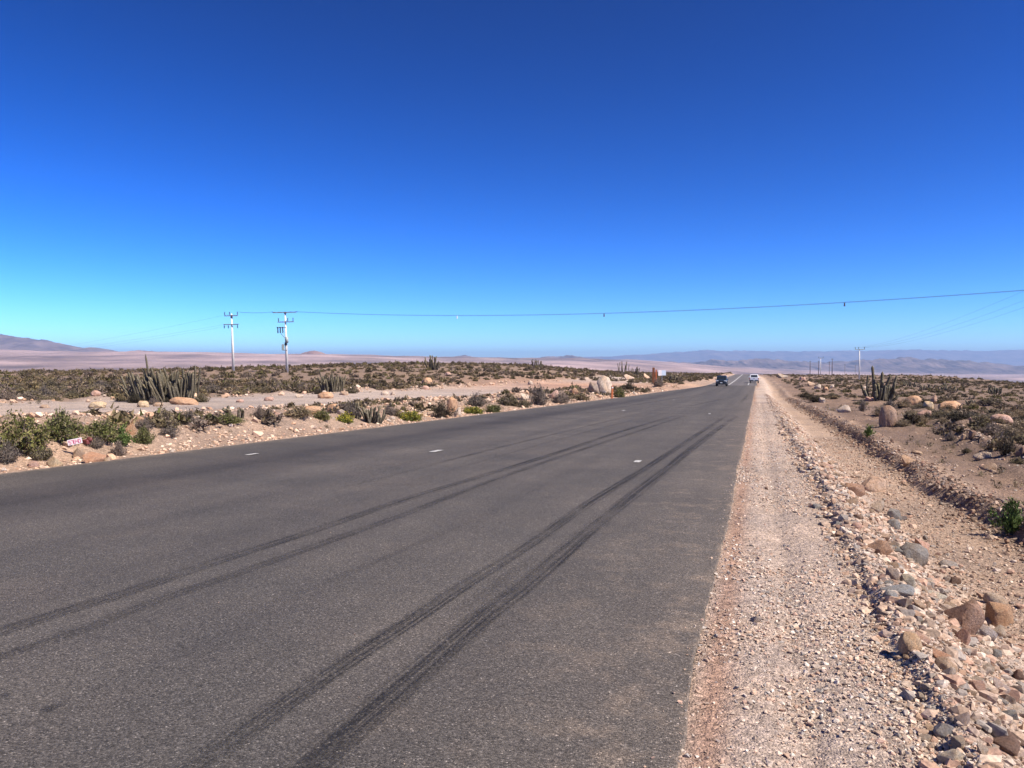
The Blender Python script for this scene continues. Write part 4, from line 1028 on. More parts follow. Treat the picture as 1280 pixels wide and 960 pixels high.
def bush(px, py, w, h, kind, label, name='desert_shrub', cat='shrub'):
    p, m = ground_at(px, py)
    W, H = w * m, h * m
    d = Vector((p.x, p.y, 0)).normalized(); q = p + d * W * .35
    return put_shrub(q.x, q.y, W / 2, H, kind, label, None, name, cat)
BUSHES = [
    (28, 574, 74, 46, 'green', 'large green leafy bush at the left picture edge'),
    (76, 560, 58, 38, 'green', 'large green leafy bush behind the small number sign'),
    (8, 582, 44, 28, 'grey', 'grey twiggy bush under the green bush at the left edge'),
    (50, 578, 40, 20, 'olive', 'olive bush at the road edge left of the number sign'),
    (128, 556, 58, 26, 'green', 'green bush right of the small number sign'),
    (152, 560, 34, 20, 'fresh', 'bright green tuft behind the reddish slab rock'),
    (178, 556, 26, 22, 'green', 'small green bush against the orange rock'),
    (148, 571, 28, 20, 'grey', 'grey dry bush right of the reddish slab rock'),
    (120, 563, 30, 14, 'grey', 'grey dry twigs just behind the reddish slab rock'),
    (180, 541, 26, 18, 'grey', 'grey bush by the near edge of the dirt track'),
    (208, 540, 42, 26, 'olive', 'rounded olive grey bush between track and dirt mound'),
    (212, 549, 30, 14, 'grey', 'low grey brown bush in front of the rounded olive bush'),
    (236, 534, 30, 20, 'grey', 'grey bush left of the low green carpet plants'),
    (286, 532, 42, 12, 'green', 'low green carpet plant left of the small upright cactus'),
    (262, 530, 30, 12, 'green', 'low green carpet plant next to the grey bush'),
    (324, 525, 24, 16, 'grey', 'grey bush right of the small upright cactus'),
    (374, 524, 38, 16, 'olive', 'olive plant beside the long low orange rock'),
    (402, 526, 30, 14, 'green', 'green plant left of the yellow flowering plant'),
    (432, 530, 30, 15, 'flower', 'yellow flowering cushion plant left of the dark small cactus'),
    (440, 523, 30, 20, 'grey', 'grey bush behind the yellow flowering cushion'),
    (486, 519, 22, 14, 'grey', 'grey bush right of the dark small cactus'),
    (512, 527, 38, 17, 'flower', 'larger yellow flowering cushion plant at the roadside'),
    (496, 521, 20, 13, 'olive', 'olive plant touching the larger flowering cushion'),
    (552, 523, 34, 22, 'dark', 'round dark bush left of the upright orange rock'),
    (590, 518, 36, 13, 'flower', 'yellow green cushion right of the upright orange rock'),
    (595, 508, 40, 17, 'grey', 'wide grey bush behind the yellow green cushion'),
    (616, 516, 26, 12, 'green', 'green cushion along the road left of the tall blue grey bush'),
    (638, 508, 32, 19, 'olive', 'olive bush right of the wide grey bush'),
    (654, 510, 20, 14, 'olive', 'small olive bush under the pale block'),
    (674, 507, 34, 26, 'grey', 'tall blue grey bush at the roadside'),
    (700, 505, 30, 16, 'grey', 'grey bush left of the large pale boulder'),
    (724, 501, 32, 12, 'olive', 'olive plants in the shadow of the large pale boulder'),
    (774, 497, 18, 12, 'green', 'green plant right of the orange marker post'),
    (786, 488, 20, 10, 'dark', 'dark grey bush behind the green plant at the marker post'),
    (822, 484, 20, 10, 'grey', 'grey bush in front of the pale sign post'),
    (806, 491, 14, 6, 'olive', 'small olive plant at the road edge past the marker post'),
    (852, 481, 10, 4, 'olive', 'small olive plant at the bare bank before the dark car'),
    (168, 504, 26, 12, 'dark', 'dark bush at the left foot of the large many stemmed cactus'),
    (192, 506, 20, 9, 'grey', 'grey bush at the middle foot of the large many stemmed cactus'),
    (212, 503, 22, 11, 'dark', 'dark bush behind the wide orange boulder'),
    (250, 503, 22, 13, 'olive', 'olive bush at the right foot of the large many stemmed cactus'),
    (152, 502, 20, 12, 'olive', 'olive bush just left of the large many stemmed cactus'),
    (440, 492, 18, 12, 'olive', 'olive bush at the right foot of the grey cactus clump'),
    (396, 493, 14, 8, 'dark', 'dark bush at the left foot of the grey cactus clump'),
    (1258, 571, 27, 25, 'dark', 'dark twiggy bush on the bank near the right edge'),
    (1264, 672, 46, 36, 'fresh', 'bright green leafy plant at the right edge beyond the berm'),
    (1086, 546, 15, 13, 'fresh', 'small bright green round plant alone on bare soil'),
    (1078, 515, 11, 15, 'grey', 'thin grey bush left of the dry straw bushes'),
    (1098, 521, 20, 12, 'straw', 'dry straw bush just behind the egg boulder'),
    (1127, 534, 30, 11, 'straw', 'dry yellow tuft at the right foot of the egg boulder'),
    (1150, 529, 30, 11, 'straw', 'dry grey straw bush right of the egg boulder'),
    (1192, 527, 32, 12, 'straw', 'dry brown bush below the orange boulder group'),
    (1226, 526, 26, 10, 'straw', 'dry brown bush left of the rounded pink boulder'),
    (1188, 552, 16, 11, 'grey', 'small grey bush on the bare slope'),
    (1208, 567, 14, 8, 'olive', 'small olive tuft on the bare slope above the eroded bank'),
    (1274, 580, 24, 10, 'olive', 'olive tuft below the dark twiggy bush at the right edge'),
    (1270, 552, 26, 16, 'straw', 'straw coloured bush above the dark twiggy bush'),
    (1020, 503, 36, 9, 'dark', 'dark low scrub patch beside the bare roadside ground'),
    (1008, 497, 32, 7, 'dark', 'dark low scrub patch at the start of the bare ground'),
    (1040, 497, 20, 7, 'olive', 'olive low scrub right of the dark scrub patch'),
]
for b in BUSHES: bush(*b)
PLANTED = [ground_at(b[0], b[1])[0] for b in BUSHES]

def plain_points(n, side, rmin, rmax, spacing):
    out = []; tries = 0
    while len(out) < n and tries < n * 60:
        tries += 1
        b = R(random.uniform(-55, -2)) if side < 0 else R(random.uniform(1, 20))
        r = rmin * (rmax / rmin) ** random.random()
        x, y = r * math.sin(b), r * math.cos(b)
        ul, ur = float(road_left(y)) - x, x - float(road_right(y))
        if side < 0 and ul < 28.5: continue
        if side > 0 and ur < 7.5: continue
        if r > .97 * np.interp(math.degrees(b), EB, ER): continue
        if random.random() > .35 + 1.3 * float(vnoise(np.array(x / 6), np.array(y / 6), 55)): continue
        if any((x - a) ** 2 + (y - c) ** 2 < spacing ** 2 for a, c in out): continue
        out.append((x, y))
    return out
KW = {'olive': 'olive', 'grey': 'grey', 'dark': 'dark', 'straw': 'straw coloured'}
ITEMS = []
for (x, y) in plain_points(115, -1, 40, 85, 1.1):
    k = random.choices(['olive', 'grey', 'dark', 'straw'], [4, 3, 2, 1.5])[0]; rad = random.uniform(.45, 1.0)
    o = put_shrub(x, y, rad, rad * random.uniform(.7, 1.1), k, 'low brownish desert shrub on the plain beyond the dirt track', 'shrubs of the plain beyond the dirt track'); ITEMS.append((o, ('small ' if rad < .6 else 'large ' if rad > .85 else '') + KW[k] + ' shrub'))
for (x, y) in plain_points(110, 1, 18, 75, .9):
    k = random.choices(['olive', 'grey', 'dark', 'straw'], [2.5, 2, 2, 4])[0]; rad = random.uniform(.3, .75)
    o = put_shrub(x, y, rad, rad * random.uniform(.6, .95), k, 'low dry desert shrub on the ground right of the rubble strip', 'shrubs of the ground right of the road'); ITEMS.append((o, ('small ' if rad < .42 else 'large ' if rad > .62 else '') + KW[k] + ' shrub'))
single_out(ITEMS, [(203, 485, 'the large many stemmed cactus'), (122, 500, 'the low yellowish boulder'), (40, 490, 'the outcrop near the left edge'), (292, 480, 'the left concrete pole'), (358, 480, 'the transformer pole'),
    (415, 480, 'the grey cactus clump'), (534, 478, 'the round orange boulder'), (540, 455, 'the skyline cactus'), (671, 456, 'the middle rise cactus'), (752, 480, 'the large pale boulder'), (480, 485, 'the pale track edge rock'), (610, 478, 'the open middle plain'),
    (1110, 520, 'the egg shaped boulder'), (1185, 505, 'the long orange boulder'), (1098, 480, 'the tall arm cactus'), (1252, 520, 'the rounded pink boulder'), (1258, 560, 'the dark twiggy bush'), (1025, 500, 'the dark low scrub patch'), (1240, 485, 'the spreading slope cactus'), (1215, 545, 'the brown scrub rock'), (1160, 550, 'the bare slope middle'), (978, 472, 'the whitish outcrop')])
# the mass of scrub on both plains, too many to count
def scrub(name, label):
    rg = np.random.default_rng(77)
    forms = []
    cfg = [(OLV, TWD), (GRY, TW), ([(.085, .07, .05), (.12, .10, .065)], TWD), (STR[:2] + OLV[:1], TW), (OLV[:2] + GRN[:1], TWD), (GRY[1:] + OLV[1:2], TWD)]
    for k, (lc, tc_) in enumerate(cfg):
        for i in range(2):
            forms.append(shrub(1500 + 10 * k + i, 1.0, .9, 12, 130, .36, tc_, lc, .5, .55))
    pts = []
    for (b0, b1, r0, r1, n) in ((-58, -1, 42, 110, 3600), (-58, 0, 100, 270, 8200), (-22, 2, 200, 560, 3000), (1, 24, 16, 70, 650), (1, 24, 60, 230, 4200), (0, 14, 200, 520, 2500)):
        b = np.radians(rg.uniform(b0, b1, n)); r = np.sqrt(rg.uniform(r0 ** 2, r1 ** 2, n))
        pts.append(np.column_stack([r * np.sin(b), r * np.cos(b), r]))
    uv_, yv = rg.uniform(1.6, 10.8, 1500), rg.uniform(13, 125, 1500); xv = road_left(yv) - uv_
    pk_ = (fbm(uv_ / 2.2, yv / 7, 57, 3) > -.02) | (yv > 48) & (uv_ < 7); pts.append(np.column_stack([xv, yv, np.hypot(xv, yv)])[pk_])
    P = np.vstack(pts); x, y, r = P.T
    verge_ = np.arange(len(x)) >= len(x) - pk_.sum()
    ul, ur = road_left(y) - x, x - road_right(y); bd = np.degrees(np.arctan2(x, y))
    keep = (verge_ | (ul > 28.5) | (ur > 6.5) | ((ul > 3) & (ul < 11) & (y > 70)) | ((ul > 2.5) & (y > 150))) & (r < 1.03 * np.interp(bd, EB, ER))
    keep &= ~((ur > 0) & (ur < 14) & (y < 85) & (y > 55)) & ~((np.abs(x + 27) < 15) & (np.abs(y - 118) < 20))
    den = np.clip(-.1 + 1.55 * (.6 * vnoise(x / 7, y / 7, 55) + .4 * vnoise(x / 2.6, y / 2.6, 56)), 0, 1) * np.where((ur > 0) & (ur < 14), .4, 1)
    keep &= (rg.random(len(x)) < den) | verge_ & (rg.random(len(x)) < .6)
    verge_ = verge_[keep]
    x, y, r = x[keep], y[keep], r[keep]
    z = terrain(x, y); f = rg.integers(0, len(forms), len(x))
    VV, FF, CC = [], [], []; off = 0
    for k, (V, F, C) in enumerate(forms):
        ix = np.nonzero(f == k)[0]; m = len(ix)
        a = rg.uniform(0, 6.28, m); s = np.where(x[ix] > 0, .30, .44) * rg.uniform(.6, 1.6, m) * (1 + r[ix] / 700); s = np.where(verge_[ix], s * .58, s); hh = s * rg.uniform(.5, 1.15, m)
        c, sn = np.cos(a)[:, None], np.sin(a)[:, None]
        Q = np.empty((m, len(V), 3))
        Q[..., 0] = (V[None, :, 0] * c - V[None, :, 1] * sn) * s[:, None] + x[ix][:, None]
        Q[..., 1] = (V[None, :, 0] * sn + V[None, :, 1] * c) * s[:, None] + y[ix][:, None]
        Q[..., 2] = V[None, :, 2] * hh[:, None] + z[ix][:, None]
        VV.append(Q.reshape(-1, 3)); FF.append((F[None] + (off + np.arange(m) * len(V))[:, None, None]).reshape(-1, 3)); off += m * len(V)
        CC.append((C[None] * rg.uniform(.65, 1.3, (m, 1, 1)) * np.array([1.04, .97, .92])).reshape(-1, 3))
    me = mesh_np(name, np.vstack(VV), np.vstack(FF), M_LEAF, np.vstack(CC))
    return tag(obj(name, me), label, 'scrub', kind='stuff')
def tufts():
    rg = np.random.default_rng(91)
    forms = [shrub(1700 + i, 1.0, .9, 26, 14, .3, (.27, .21, .14) if i % 2 else (.20, .16, .11), STR if i % 2 else OLV, .7) for i in range(6)]
    u = np.concatenate([rg.uniform(.9, 12, 700), rg.uniform(25, 29, 260)]); y = rg.uniform(8, 90, len(u)); L = np.column_stack([road_left(y) - u, y])
    u = rg.uniform(4.6, 22, 1300); y = rg.uniform(7, 60, len(u)); Rr = np.column_stack([road_right(y) + u, y])
    P = np.vstack([L, Rr]); P = P[rg.random(len(P)) < np.clip(1.6 * vnoise(P[:, 0] / 2.5, P[:, 1] / 2.5, 66) - .15, 0, 1)]
    x, y = P.T; z = terrain(x, y); f = rg.integers(0, 6, len(x)); VV, FF, CC = [], [], []; off = 0
    for k, (V, F, C) in enumerate(forms):
        ix = np.nonzero(f == k)[0]; m = len(ix); a = rg.uniform(0, 6.28, m); s_ = rg.uniform(.06, .22, m)
        c, sn = np.cos(a)[:, None], np.sin(a)[:, None]; Q = np.empty((m, len(V), 3))
        Q[..., 0] = (V[None, :, 0] * c - V[None, :, 1] * sn) * s_[:, None] + x[ix][:, None]; Q[..., 1] = (V[None, :, 0] * sn + V[None, :, 1] * c) * s_[:, None] + y[ix][:, None]
        Q[..., 2] = V[None, :, 2] * s_[:, None] + z[ix][:, None]
        VV.append(Q.reshape(-1, 3)); FF.append((F[None] + (off + np.arange(m) * len(V))[:, None, None]).reshape(-1, 3)); off += m * len(V); CC.append((C[None] * rg.uniform(.7, 1.3, (m, 1, 1))).reshape(-1, 3))
    tag(obj('dry_grass', mesh_np('dry_grass', np.vstack(VV), np.vstack(FF), M_LEAF, np.vstack(CC))), 'dry straw tufts scattered over the bare verges', 'grass', kind='stuff')
tufts()
scrub('desert_scrub', 'low brown and olive scrub covering the plains on both sides')

# ------------------------------------------------------------------ cacti
def stem_form(seed, bend, ribs=8, kink=0.0):
    rg = np.random.default_rng(seed)
    rings, na = 15, ribs * 2
    V, C = [], []
    for i in range(rings):
        t = i / (rings - 1)
        z = t; off = bend * (t ** 1.6) + kink * math.sin(t * 4)
        rad = .052 * (1 + .12 * math.sin(t * 9 + seed)) * (.75 + .35 * min(1, t * 5)) * (1 if t < .9 else math.sqrt(max(0, 1 - ((t - .9) / .1) ** 2)) * .97 + .03)
        for j in range(na):
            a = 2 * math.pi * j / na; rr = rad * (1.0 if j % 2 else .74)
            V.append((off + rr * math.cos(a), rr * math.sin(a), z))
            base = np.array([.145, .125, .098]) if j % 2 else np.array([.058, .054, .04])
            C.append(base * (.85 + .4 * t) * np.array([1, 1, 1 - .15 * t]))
    V.append((bend + kink * math.sin(4), 0, 1.002)); C.append((.17, .165, .10))
    F = []
    for i in range(rings - 1):
        for j in range(na):
            a, b = i * na + j, i * na + (j + 1) % na
            F.append((a, b, b + na)); F.append((a, b + na, a + na))
    for j in range(na): F.append(((rings - 1) * na + j, (rings - 1) * na + (j + 1) % na, rings * na))
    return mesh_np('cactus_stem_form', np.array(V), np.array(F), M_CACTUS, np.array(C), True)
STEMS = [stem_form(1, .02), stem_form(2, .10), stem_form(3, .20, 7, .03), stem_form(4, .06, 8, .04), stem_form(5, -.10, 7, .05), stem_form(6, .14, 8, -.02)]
def cactus(px, py, w, h, n, label, tall=(), lean=0.0, spread=.45, thick=1.0, name='columnar_cactus', hvar=(.5, .82), depth=.5, group=None):
    p, m = ground_at(px, py)
    W, H = w * m, h * m
    d = Vector((p.x, p.y, 0)).normalized(); right = Vector((d.y, -d.x, 0))
    c = p + d * W * .2
    root = empty(name, (c.x, c.y, tz(c.x, c.y)))
    tag(root, label, 'cactus', group)
    for k in range(n):
        a = random.uniform(0, 6.28); e = math.sqrt(random.random())
        ox, oy = math.cos(a) * e * .46, math.sin(a) * e * .46 * depth
        ht = H * random.uniform(*hvar) * (1 - .18 * e)
        q = right * ox * W + d * oy * W
        ln = spread * ox * 1.3 + lean * random.uniform(.5, 1.4) + random.gauss(0, .11); ln2 = spread * oy * .6 + random.gauss(0, .08)
        if k % 5 == 4: ht *= random.uniform(.35, .65)
        q = q - right * ln * ht * .5
        put(root, c, q, ht, right, d, ln, ln2, thick)
    for (fx, fh) in tall:
        q = right * fx * W
        put(root, c, q, H * fh, right, d, .6 * fx + lean * .5, .0, thick * .9)
    return root
def put(root, c, q, ht, right, d, ln, ln2, thick):
    up = (Vector((0, 0, 1)) + right * ln + d * ln2).normalized()
    zz = tz(c.x + q.x, c.y + q.y) - root.location.z - .05
    qt = up.to_track_quat('Z', 'Y')
    rot = (qt.to_matrix().to_4x4() @ Matrix.Rotation(random.uniform(0, 6.28), 4, 'Z')).to_euler()
    s = thick * random.uniform(.8, 1.2) * (2.2 + .25 * ht) * .62
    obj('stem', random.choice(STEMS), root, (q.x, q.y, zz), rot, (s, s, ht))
cactus(203, 503, 92, 63, 150, 'large many stemmed cactus clump behind the orange boulder left of the poles', tall=((-.12, 1.0), (.38, .78), (.44, .74)), lean=-.18, spread=.6, hvar=(.3, .80), thick=.70)
cactus(415, 491, 34, 32, 48, 'dense grey cactus clump right of the poles at the track edge', tall=((-.28, 1.0),), lean=.0, spread=.25, hvar=(.5, .88), thick=.75)
cactus(540.5, 463, 18, 21, 20, 'cactus clump standing on the skyline above the orange boulder', lean=0, spread=.45, hvar=(.6, 1.0), thick=1.3)
cactus(671.5, 460, 13, 14, 16, 'left cactus clump on the skyline of the middle rise', spread=.3, hvar=(.6, 1.0))
cactus(687, 457, 8, 6, 8, 'small cactus on the skyline right of the middle rise clump', spread=.4, hvar=(.6, 1.0))
cactus(727, 459, 13, 7, 12, 'low spreading cactus on the skyline left of the large boulder', spread=.7, hvar=(.6, 1.0))
cactus(1098, 500, 40, 40, 30, 'tall cactus with long upright arms beside the white pole on the right', tall=((-.12, 1.08), (.06, .9), (.16, .84), (-.26, .8), (.3, .86), (.4, .6)), spread=.75, hvar=(.35, .66), thick=1.35, depth=.8)
cactus(286, 522, 9, 21, 7, 'small upright cactus between the green carpet plants', spread=.2, hvar=(.6, 1.0), thick=.45)
cactus(301, 523, 9, 18, 6, 'small grey cactus just right of the upright one in the carpet plants', spread=.2, hvar=(.6, 1.0), thick=.45)
cactus(467, 530, 28, 28, 22, 'small dark cactus clump at the roadside between the flowering plants', spread=.6, hvar=(.5, 1.0), thick=.5)
cactus(445, 523, 10, 26, 5, 'thin single cactus arms rising behind the yellow flowering cushion', spread=.2, hvar=(.6, 1.0), thick=.45)
cactus(780, 466, 16, 18, 12, 'dark cactus clump behind the tilted pale slab', spread=.4, hvar=(.6, 1.0))
cactus(795, 470, 16, 14, 14, 'dark low cactus clump left of the brown board', spread=.4, hvar=(.6, 1.0))
cactus(817, 462, 22, 9, 18, 'dark cactus row on the skyline behind the brown board', spread=.4, hvar=(.6, 1.0))
cactus(841, 478, 14, 12, 20, 'squat striped cactus clump right of the pale sign', spread=.7, hvar=(.7, 1.0), thick=1.3)
cactus(760, 471, 14, 8, 10, 'grey cactus in the scrub behind the large pale boulder', spread=.5, hvar=(.6, 1.0))
cactus(862, 463.5, 7, 7, 7, 'dark cactus on the skyline right of the pale sign', spread=.4, hvar=(.6, 1.0))
cactus(875, 464, 9, 5, 7, 'low cactus on the skyline left of the dark car', spread=.4, hvar=(.6, 1.0))
cactus(1049, 476, 14, 5, 14, 'dark low cactus patch left of the white pole', spread=.4, hvar=(.6, 1.0))
cactus(1138, 484, 24, 10, 18, 'dark cactus patch right of the tall arm cactus', spread=.5, hvar=(.5, 1.0))
cactus(1158, 487, 22, 9, 14, 'dark cactus patch behind the orange boulder group', spread=.5, hvar=(.5, 1.0))
cactus(1185, 489, 24, 11, 18, 'round cactus patch above the long orange boulder', spread=.6, hvar=(.6, 1.0))
cactus(1243, 493, 20, 14, 18, 'spreading cactus on the dark slope at the right', spread=.7, hvar=(.6, 1.0))
cactus(1218, 506, 26, 9, 16, 'grey low cactus patch right of the orange boulder group', spread=.7, hvar=(.6, 1.0), thick=.7)

# ------------------------------------------------------------------ utility poles and wires
def v_arm(root, z, half, ry=0.0, th=.09):
    MB().box((0, 0, z), (half * 2, th, th), bev=.01).build('crossarm', M_STEEL, root)
def insul(root, x, z, up=True, r=.07, h=.34):
    b = MB(); s = 1 if up else -1
    b.cyl((x, 0, z), (x, 0, z + s * h), .025, n=8)
    for k in range(3): b.cyl((x, 0, z + s * (h * .35 + k * h * .22)), (x, 0, z + s * (h * .35 + k * h * .22 + .05)), r, r * .7, 12)
    b.build('insulator', M_DARK, root)
def pole(p, H, rz, lean, label, arms, m=None, r0=.24, r1=.12, name='utility_pole', tilt=0.0):
    root = empty(name, (p.x, p.y, p.z - .05), rz, tilt, lean)
    tag(root, label, 'utility pole')
    MB().cyl((0, 0, -.3), (0, 0, H), r0, r1, 16).build('shaft', m or M_CONC, root, True)
    for z, half, ins, up in arms:
        MB().box((0, -r1 - .06, z), (half * 2, .12, .12), bev=.012).build('crossarm', M_STEEL if m is None else m, root)
        for x in ins: insul(root, x, z + (.06 if up else -.06), up)
        if half > .8 and m is None:
            b = MB()
            for s in (-1, 1): b.cyl((s * half * .6, -r1 - .05, z - .05), (0, -r1 - .03, z - .55), .025, n=6)
            b.build('arm_brace', M_STEEL, root)
    return root
def pole_px(px, py_base, h_px, Hm, rz, lean, label, arms, **k):
    D = Hm / h_px * FOC
    p = at_depth(px, py_base, D)
    p.z = tz(p.x, p.y)
    top = at_depth(px, py_base - h_px, D)
    H = top.z - p.z
    return pole(p, H, rz, lean, label, arms, **k), p, H
LEAN = R(-1.4)
pA, PA, HA = pole_px(292, 475, 83, 11.5, YAW, LEAN, 'left white concrete pole with two crossarms', [])
pB, PB, HB = pole_px(359, 475, 85, 11.5, YAW, LEAN, 'white concrete pole carrying transformer gear, right of the pair', [])
def arms(root, H, lst, r1=.14):
    for z, c, half, ins, up in lst:
        MB().box((c, -r1 - .08, H - z), (half * 2, .16, .15), bev=.012).build('crossarm', M_STEEL, root)
        for x in ins:
            b = MB(); s = 1 if up else -1; zz = H - z + s * .05; h = .62
            b.cyl((x, -r1 - .08, zz), (x, -r1 - .08, zz + s * h), .045, n=8)
            for k in range(3): b.cyl((x, -r1 - .08, zz + s * (h * .3 + k * h * .24)), (x, -r1 - .08, zz + s * (h * .3 + k * h * .24 + .07)), .12, .08, 12)
            b.build('insulator', M_DARK, root)
arms(pA, HA, [(.35, 0, 1.15, (-1.1, -.25, 1.1), True), (1.85, -.05, 1.3, (-1.25, -.55, 1.05), False)])
MB().box((0, 0, HA - .45), (.3, .34, .55), bev=.03).build('top_clamp', M_STEEL, pA)
arms(pB, HB, [(.05, 0, 1.95, (), True), (1.65, .1, 1.35, (-1.1, .45, 1.35), True)])
for x in (-1.6, -.6, .6, 1.6):
    MB().cyl((x, -.22, HB - .02), (x + (.55 if x > 0 else -.55), -.22, HB + .02), .07, .05, 8).build('strain_insulator', M_DARK, pB)
MB().box((0, 0, HB - .08), (.4, .45, .3), bev=.03).build('top_clamp', M_STEEL, pB)
# fuse cutouts, transformer and boxes
for k, x in enumerate((-1.25, -.85, -.42)):
    b = MB(); b.box((x, -.25, HB - 3.05), (.16, .2, .95), bev=.03); b.cyl((x, -.42, HB - 3.5), (x + .06, -.38, HB - 2.55), .06, n=8)
    b.box((x, -.28, HB - 2.55), (.2, .3, .14)); b.build('fuse_cutout', M_DARK, pB)
MB().box((-.7, -.12, HB - 2.6), (1.6, .1, .1)).build('bracket', M_STEEL, pB)
MB().cyl((-.75, -.12, HB - 3.6), (-.2, -.12, HB - 4.3), .05, n=8).build('bracket_strut', M_STEEL, pB)
MB().cyl((.22, -.3, HB - 5.2), (.22, -.3, HB - 4.2), .26, n=16).build('transformer', M_BOXG, pB, True)
b = MB(); b.box((0, -.24, HB - 5.35), (.34, .28, .5), bev=.03); b.build('relay_box', M_DARK, pB)
b = MB(); b.box((-.5, -.2, HB - 5.9), (.38, .3, 1.0), bev=.03); b.build('meter_box', M_BOXG, pB)
MB().box((-.2, -.18, HB - 6.4), (.7, .1, .1)).build('box_bracket', M_STEEL, pB)
# right hand line
pC, PC, HC_ = pole_px(1074, 488, 52, 11.5, YAW + R(10), R(-.6), 'white concrete pole left of the tall arm cactus', [(.0, 0, (), True)][:0], r0=.22, r1=.11)
arms(pC, HC_, [(.12, 0, 1.45, (-1.4, -.4, 1.4), True)], .11)
for (px, py, h, Hm, wood, label) in (
        (1025.5, 477, 30, 11.5, False, 'second white pole of the right line, nearer the road'),
        (1040, 474, 26, 11.0, True, 'tall dark wooden pole beyond the second white pole'),
        (1012.5, 472, 21, 10.5, True, 'dark wooden pole nearest to the road on the right'),
        (1023, 470, 19, 10.0, True, 'dark wooden pole just left of the second white pole'),
        (1036.5, 469, 17, 10.0, True, 'thinner dark wooden pole left of the tall dark one'),
        (1056, 468, 13, 10.0, True, 'distant dark pole between the tall dark pole and the white pole'),
        (1069, 467, 11, 10.0, True, 'most distant small pole just left of the white pole')):
    q, P_, H_ = pole_px(px, py, h, Hm, YAW + R(10), 0, label, [], m=M_WOOD if wood else None, r0=.2, r1=.12)
    if not wood: arms(q, H_, [(.15, 0, 1.3, (-1.2, 1.2), True)], .12)
    else: MB().box((0, -.16, H_ - .35), (1.6, .1, .1)).build('crossarm', M_WOOD, q)
# the pole the wires run to, just outside the picture
Pd = at_depth(1345, 490, 72); Pd.z = tz(Pd.x, Pd.y)
topD = at_depth(1345, 346, 72).z; HD = topD - Pd.z
pD = pole(Pd, HD, YAW + R(40), 0, 'white concrete pole just beyond the right picture edge', [])
arms(pD, HD, [(.1, 0, 1.6, (-1.5, -.4, 1.5), True), (1.2, 0, 1.6, (-1.5, .4, 1.5), True)])

def wire(name, a, b, sag, rad, parent, n=40):
    V, F = [], []
    a, b = Vector(a), Vector(b); d = (b - a).normalized(); s = d.cross(Vector((0, 0, 1))).normalized(); u = s.cross(d)
    for i in range(n + 1):
        t = i / n; p = a.lerp(b, t) - Vector((0, 0, 1)) * sag * 4 * t * (1 - t)
        for k in range(5):
            an = 2 * math.pi * k / 5; V.append(p + s * math.cos(an) * rad + u * math.sin(an) * rad)
    for i in range(n):
        for k in range(5):
            q, w = i * 5 + k, i * 5 + (k + 1) % 5; F.append((q, w, w + 5, q + 5))
    return obj(name, mesh_np(name, np.array([v[:] for v in V]), np.array(F), M_WIRE, smooth=True), parent)
rightv = Vector((_cy, _sy, 0)); fwv = Vector((-_sy, _cy, 0))
def line(name, label): return tag(empty(name, (0, 0, 0)), label, 'cable')
tA, tB, tC, tD = (P_ + Vector((0, 0, H_)) for P_, H_ in ((PA, HA), (PB, HB), (PC, HC_), (Pd, HD)))
lean_v = rightv * math.sin(LEAN)
tA += lean_v * HA; tB += lean_v * HB
L1 = line('power_line', 'power line crossing high over the road from the transformer pole to the right edge')
ends = []
for k, o in enumerate((-.6, 0, .6)):
    wire('conductor', tB + rightv * 1.9 + fwv * o + Vector((0, 0, .02)), tD + fwv * o * 1.5 + Vector((0, 0, -.9)), 1.5, .010, L1, 80)
a0, b0 = tB + rightv * 1.9, tD + Vector((0, 0, -.9))
for px in (572, 755, 1055):
    best = min((abs_t for abs_t in np.linspace(.02, .98, 400)), key=lambda t: abs((lambda p: 640 + FOC * (p.dot(rightv)) / (p.dot(fwv)) - px)(a0.lerp(b0, float(t)))))
    t = float(best); p = a0.lerp(b0, t) - Vector((0, 0, 1.5 * 4 * t * (1 - t)))
    MB().cyl(p + Vector((0, 0, -.42)), p + Vector((0, 0, -.02)), .10, .06, 10).build('line_marker', M_WIRE if px != 572 else M_PLATE, L1)
L2 = line('power_line', 'short power line strung between the two concrete poles')
for o in (-.5, .5): wire('conductor', tA + rightv * 1.2 + fwv * o + Vector((0, 0, .25)), tB - rightv * 1.9 + fwv * o, .15, .014, L2, 12)
L3 = line('power_line', 'thin wires sagging away left from the left concrete pole')
for k, (o, dz) in enumerate(((-1.2, -1.9), (-.3, -.1), (.9, -1.9))):
    e = at_depth(-70, 449 + 2 * k, 240); wire('conductor', tA + rightv * o + Vector((0, 0, dz)), e, 1.2, .008, L3, 40)
L4 = line('power_line', 'three wires rising from the white pole on the right to the right edge')
for k, (o, dz) in enumerate(((-1.0, .45), (-.2, -.35), (1.0, -.75))):
    wire('conductor', tC + rightv * o + Vector((0, 0, .3)), tD + rightv * o + Vector((0, 0, dz)), 1.3, .009, L4, 50)

# ------------------------------------------------------------------ signs and post
p, m = ground_at(765, 499)
r_ = empty('marker_post', p, YAW, 0, R(2)); tag(r_, 'short faded orange marker post at the road edge beside the large boulder', 'post')
MB().box((0, 0, .5), (.15, .12, 1.25), bev=.02).build('shaft', M_ORANGE, r_)
MB().box((-.085, -.01, .62), (.04, .10, .95), bev=.008).build('side_flange', M_RUST, r_)
MB().box((0, -.066, .98), (.12, .012, .12)).build('reflector', M_PLATE, r_)
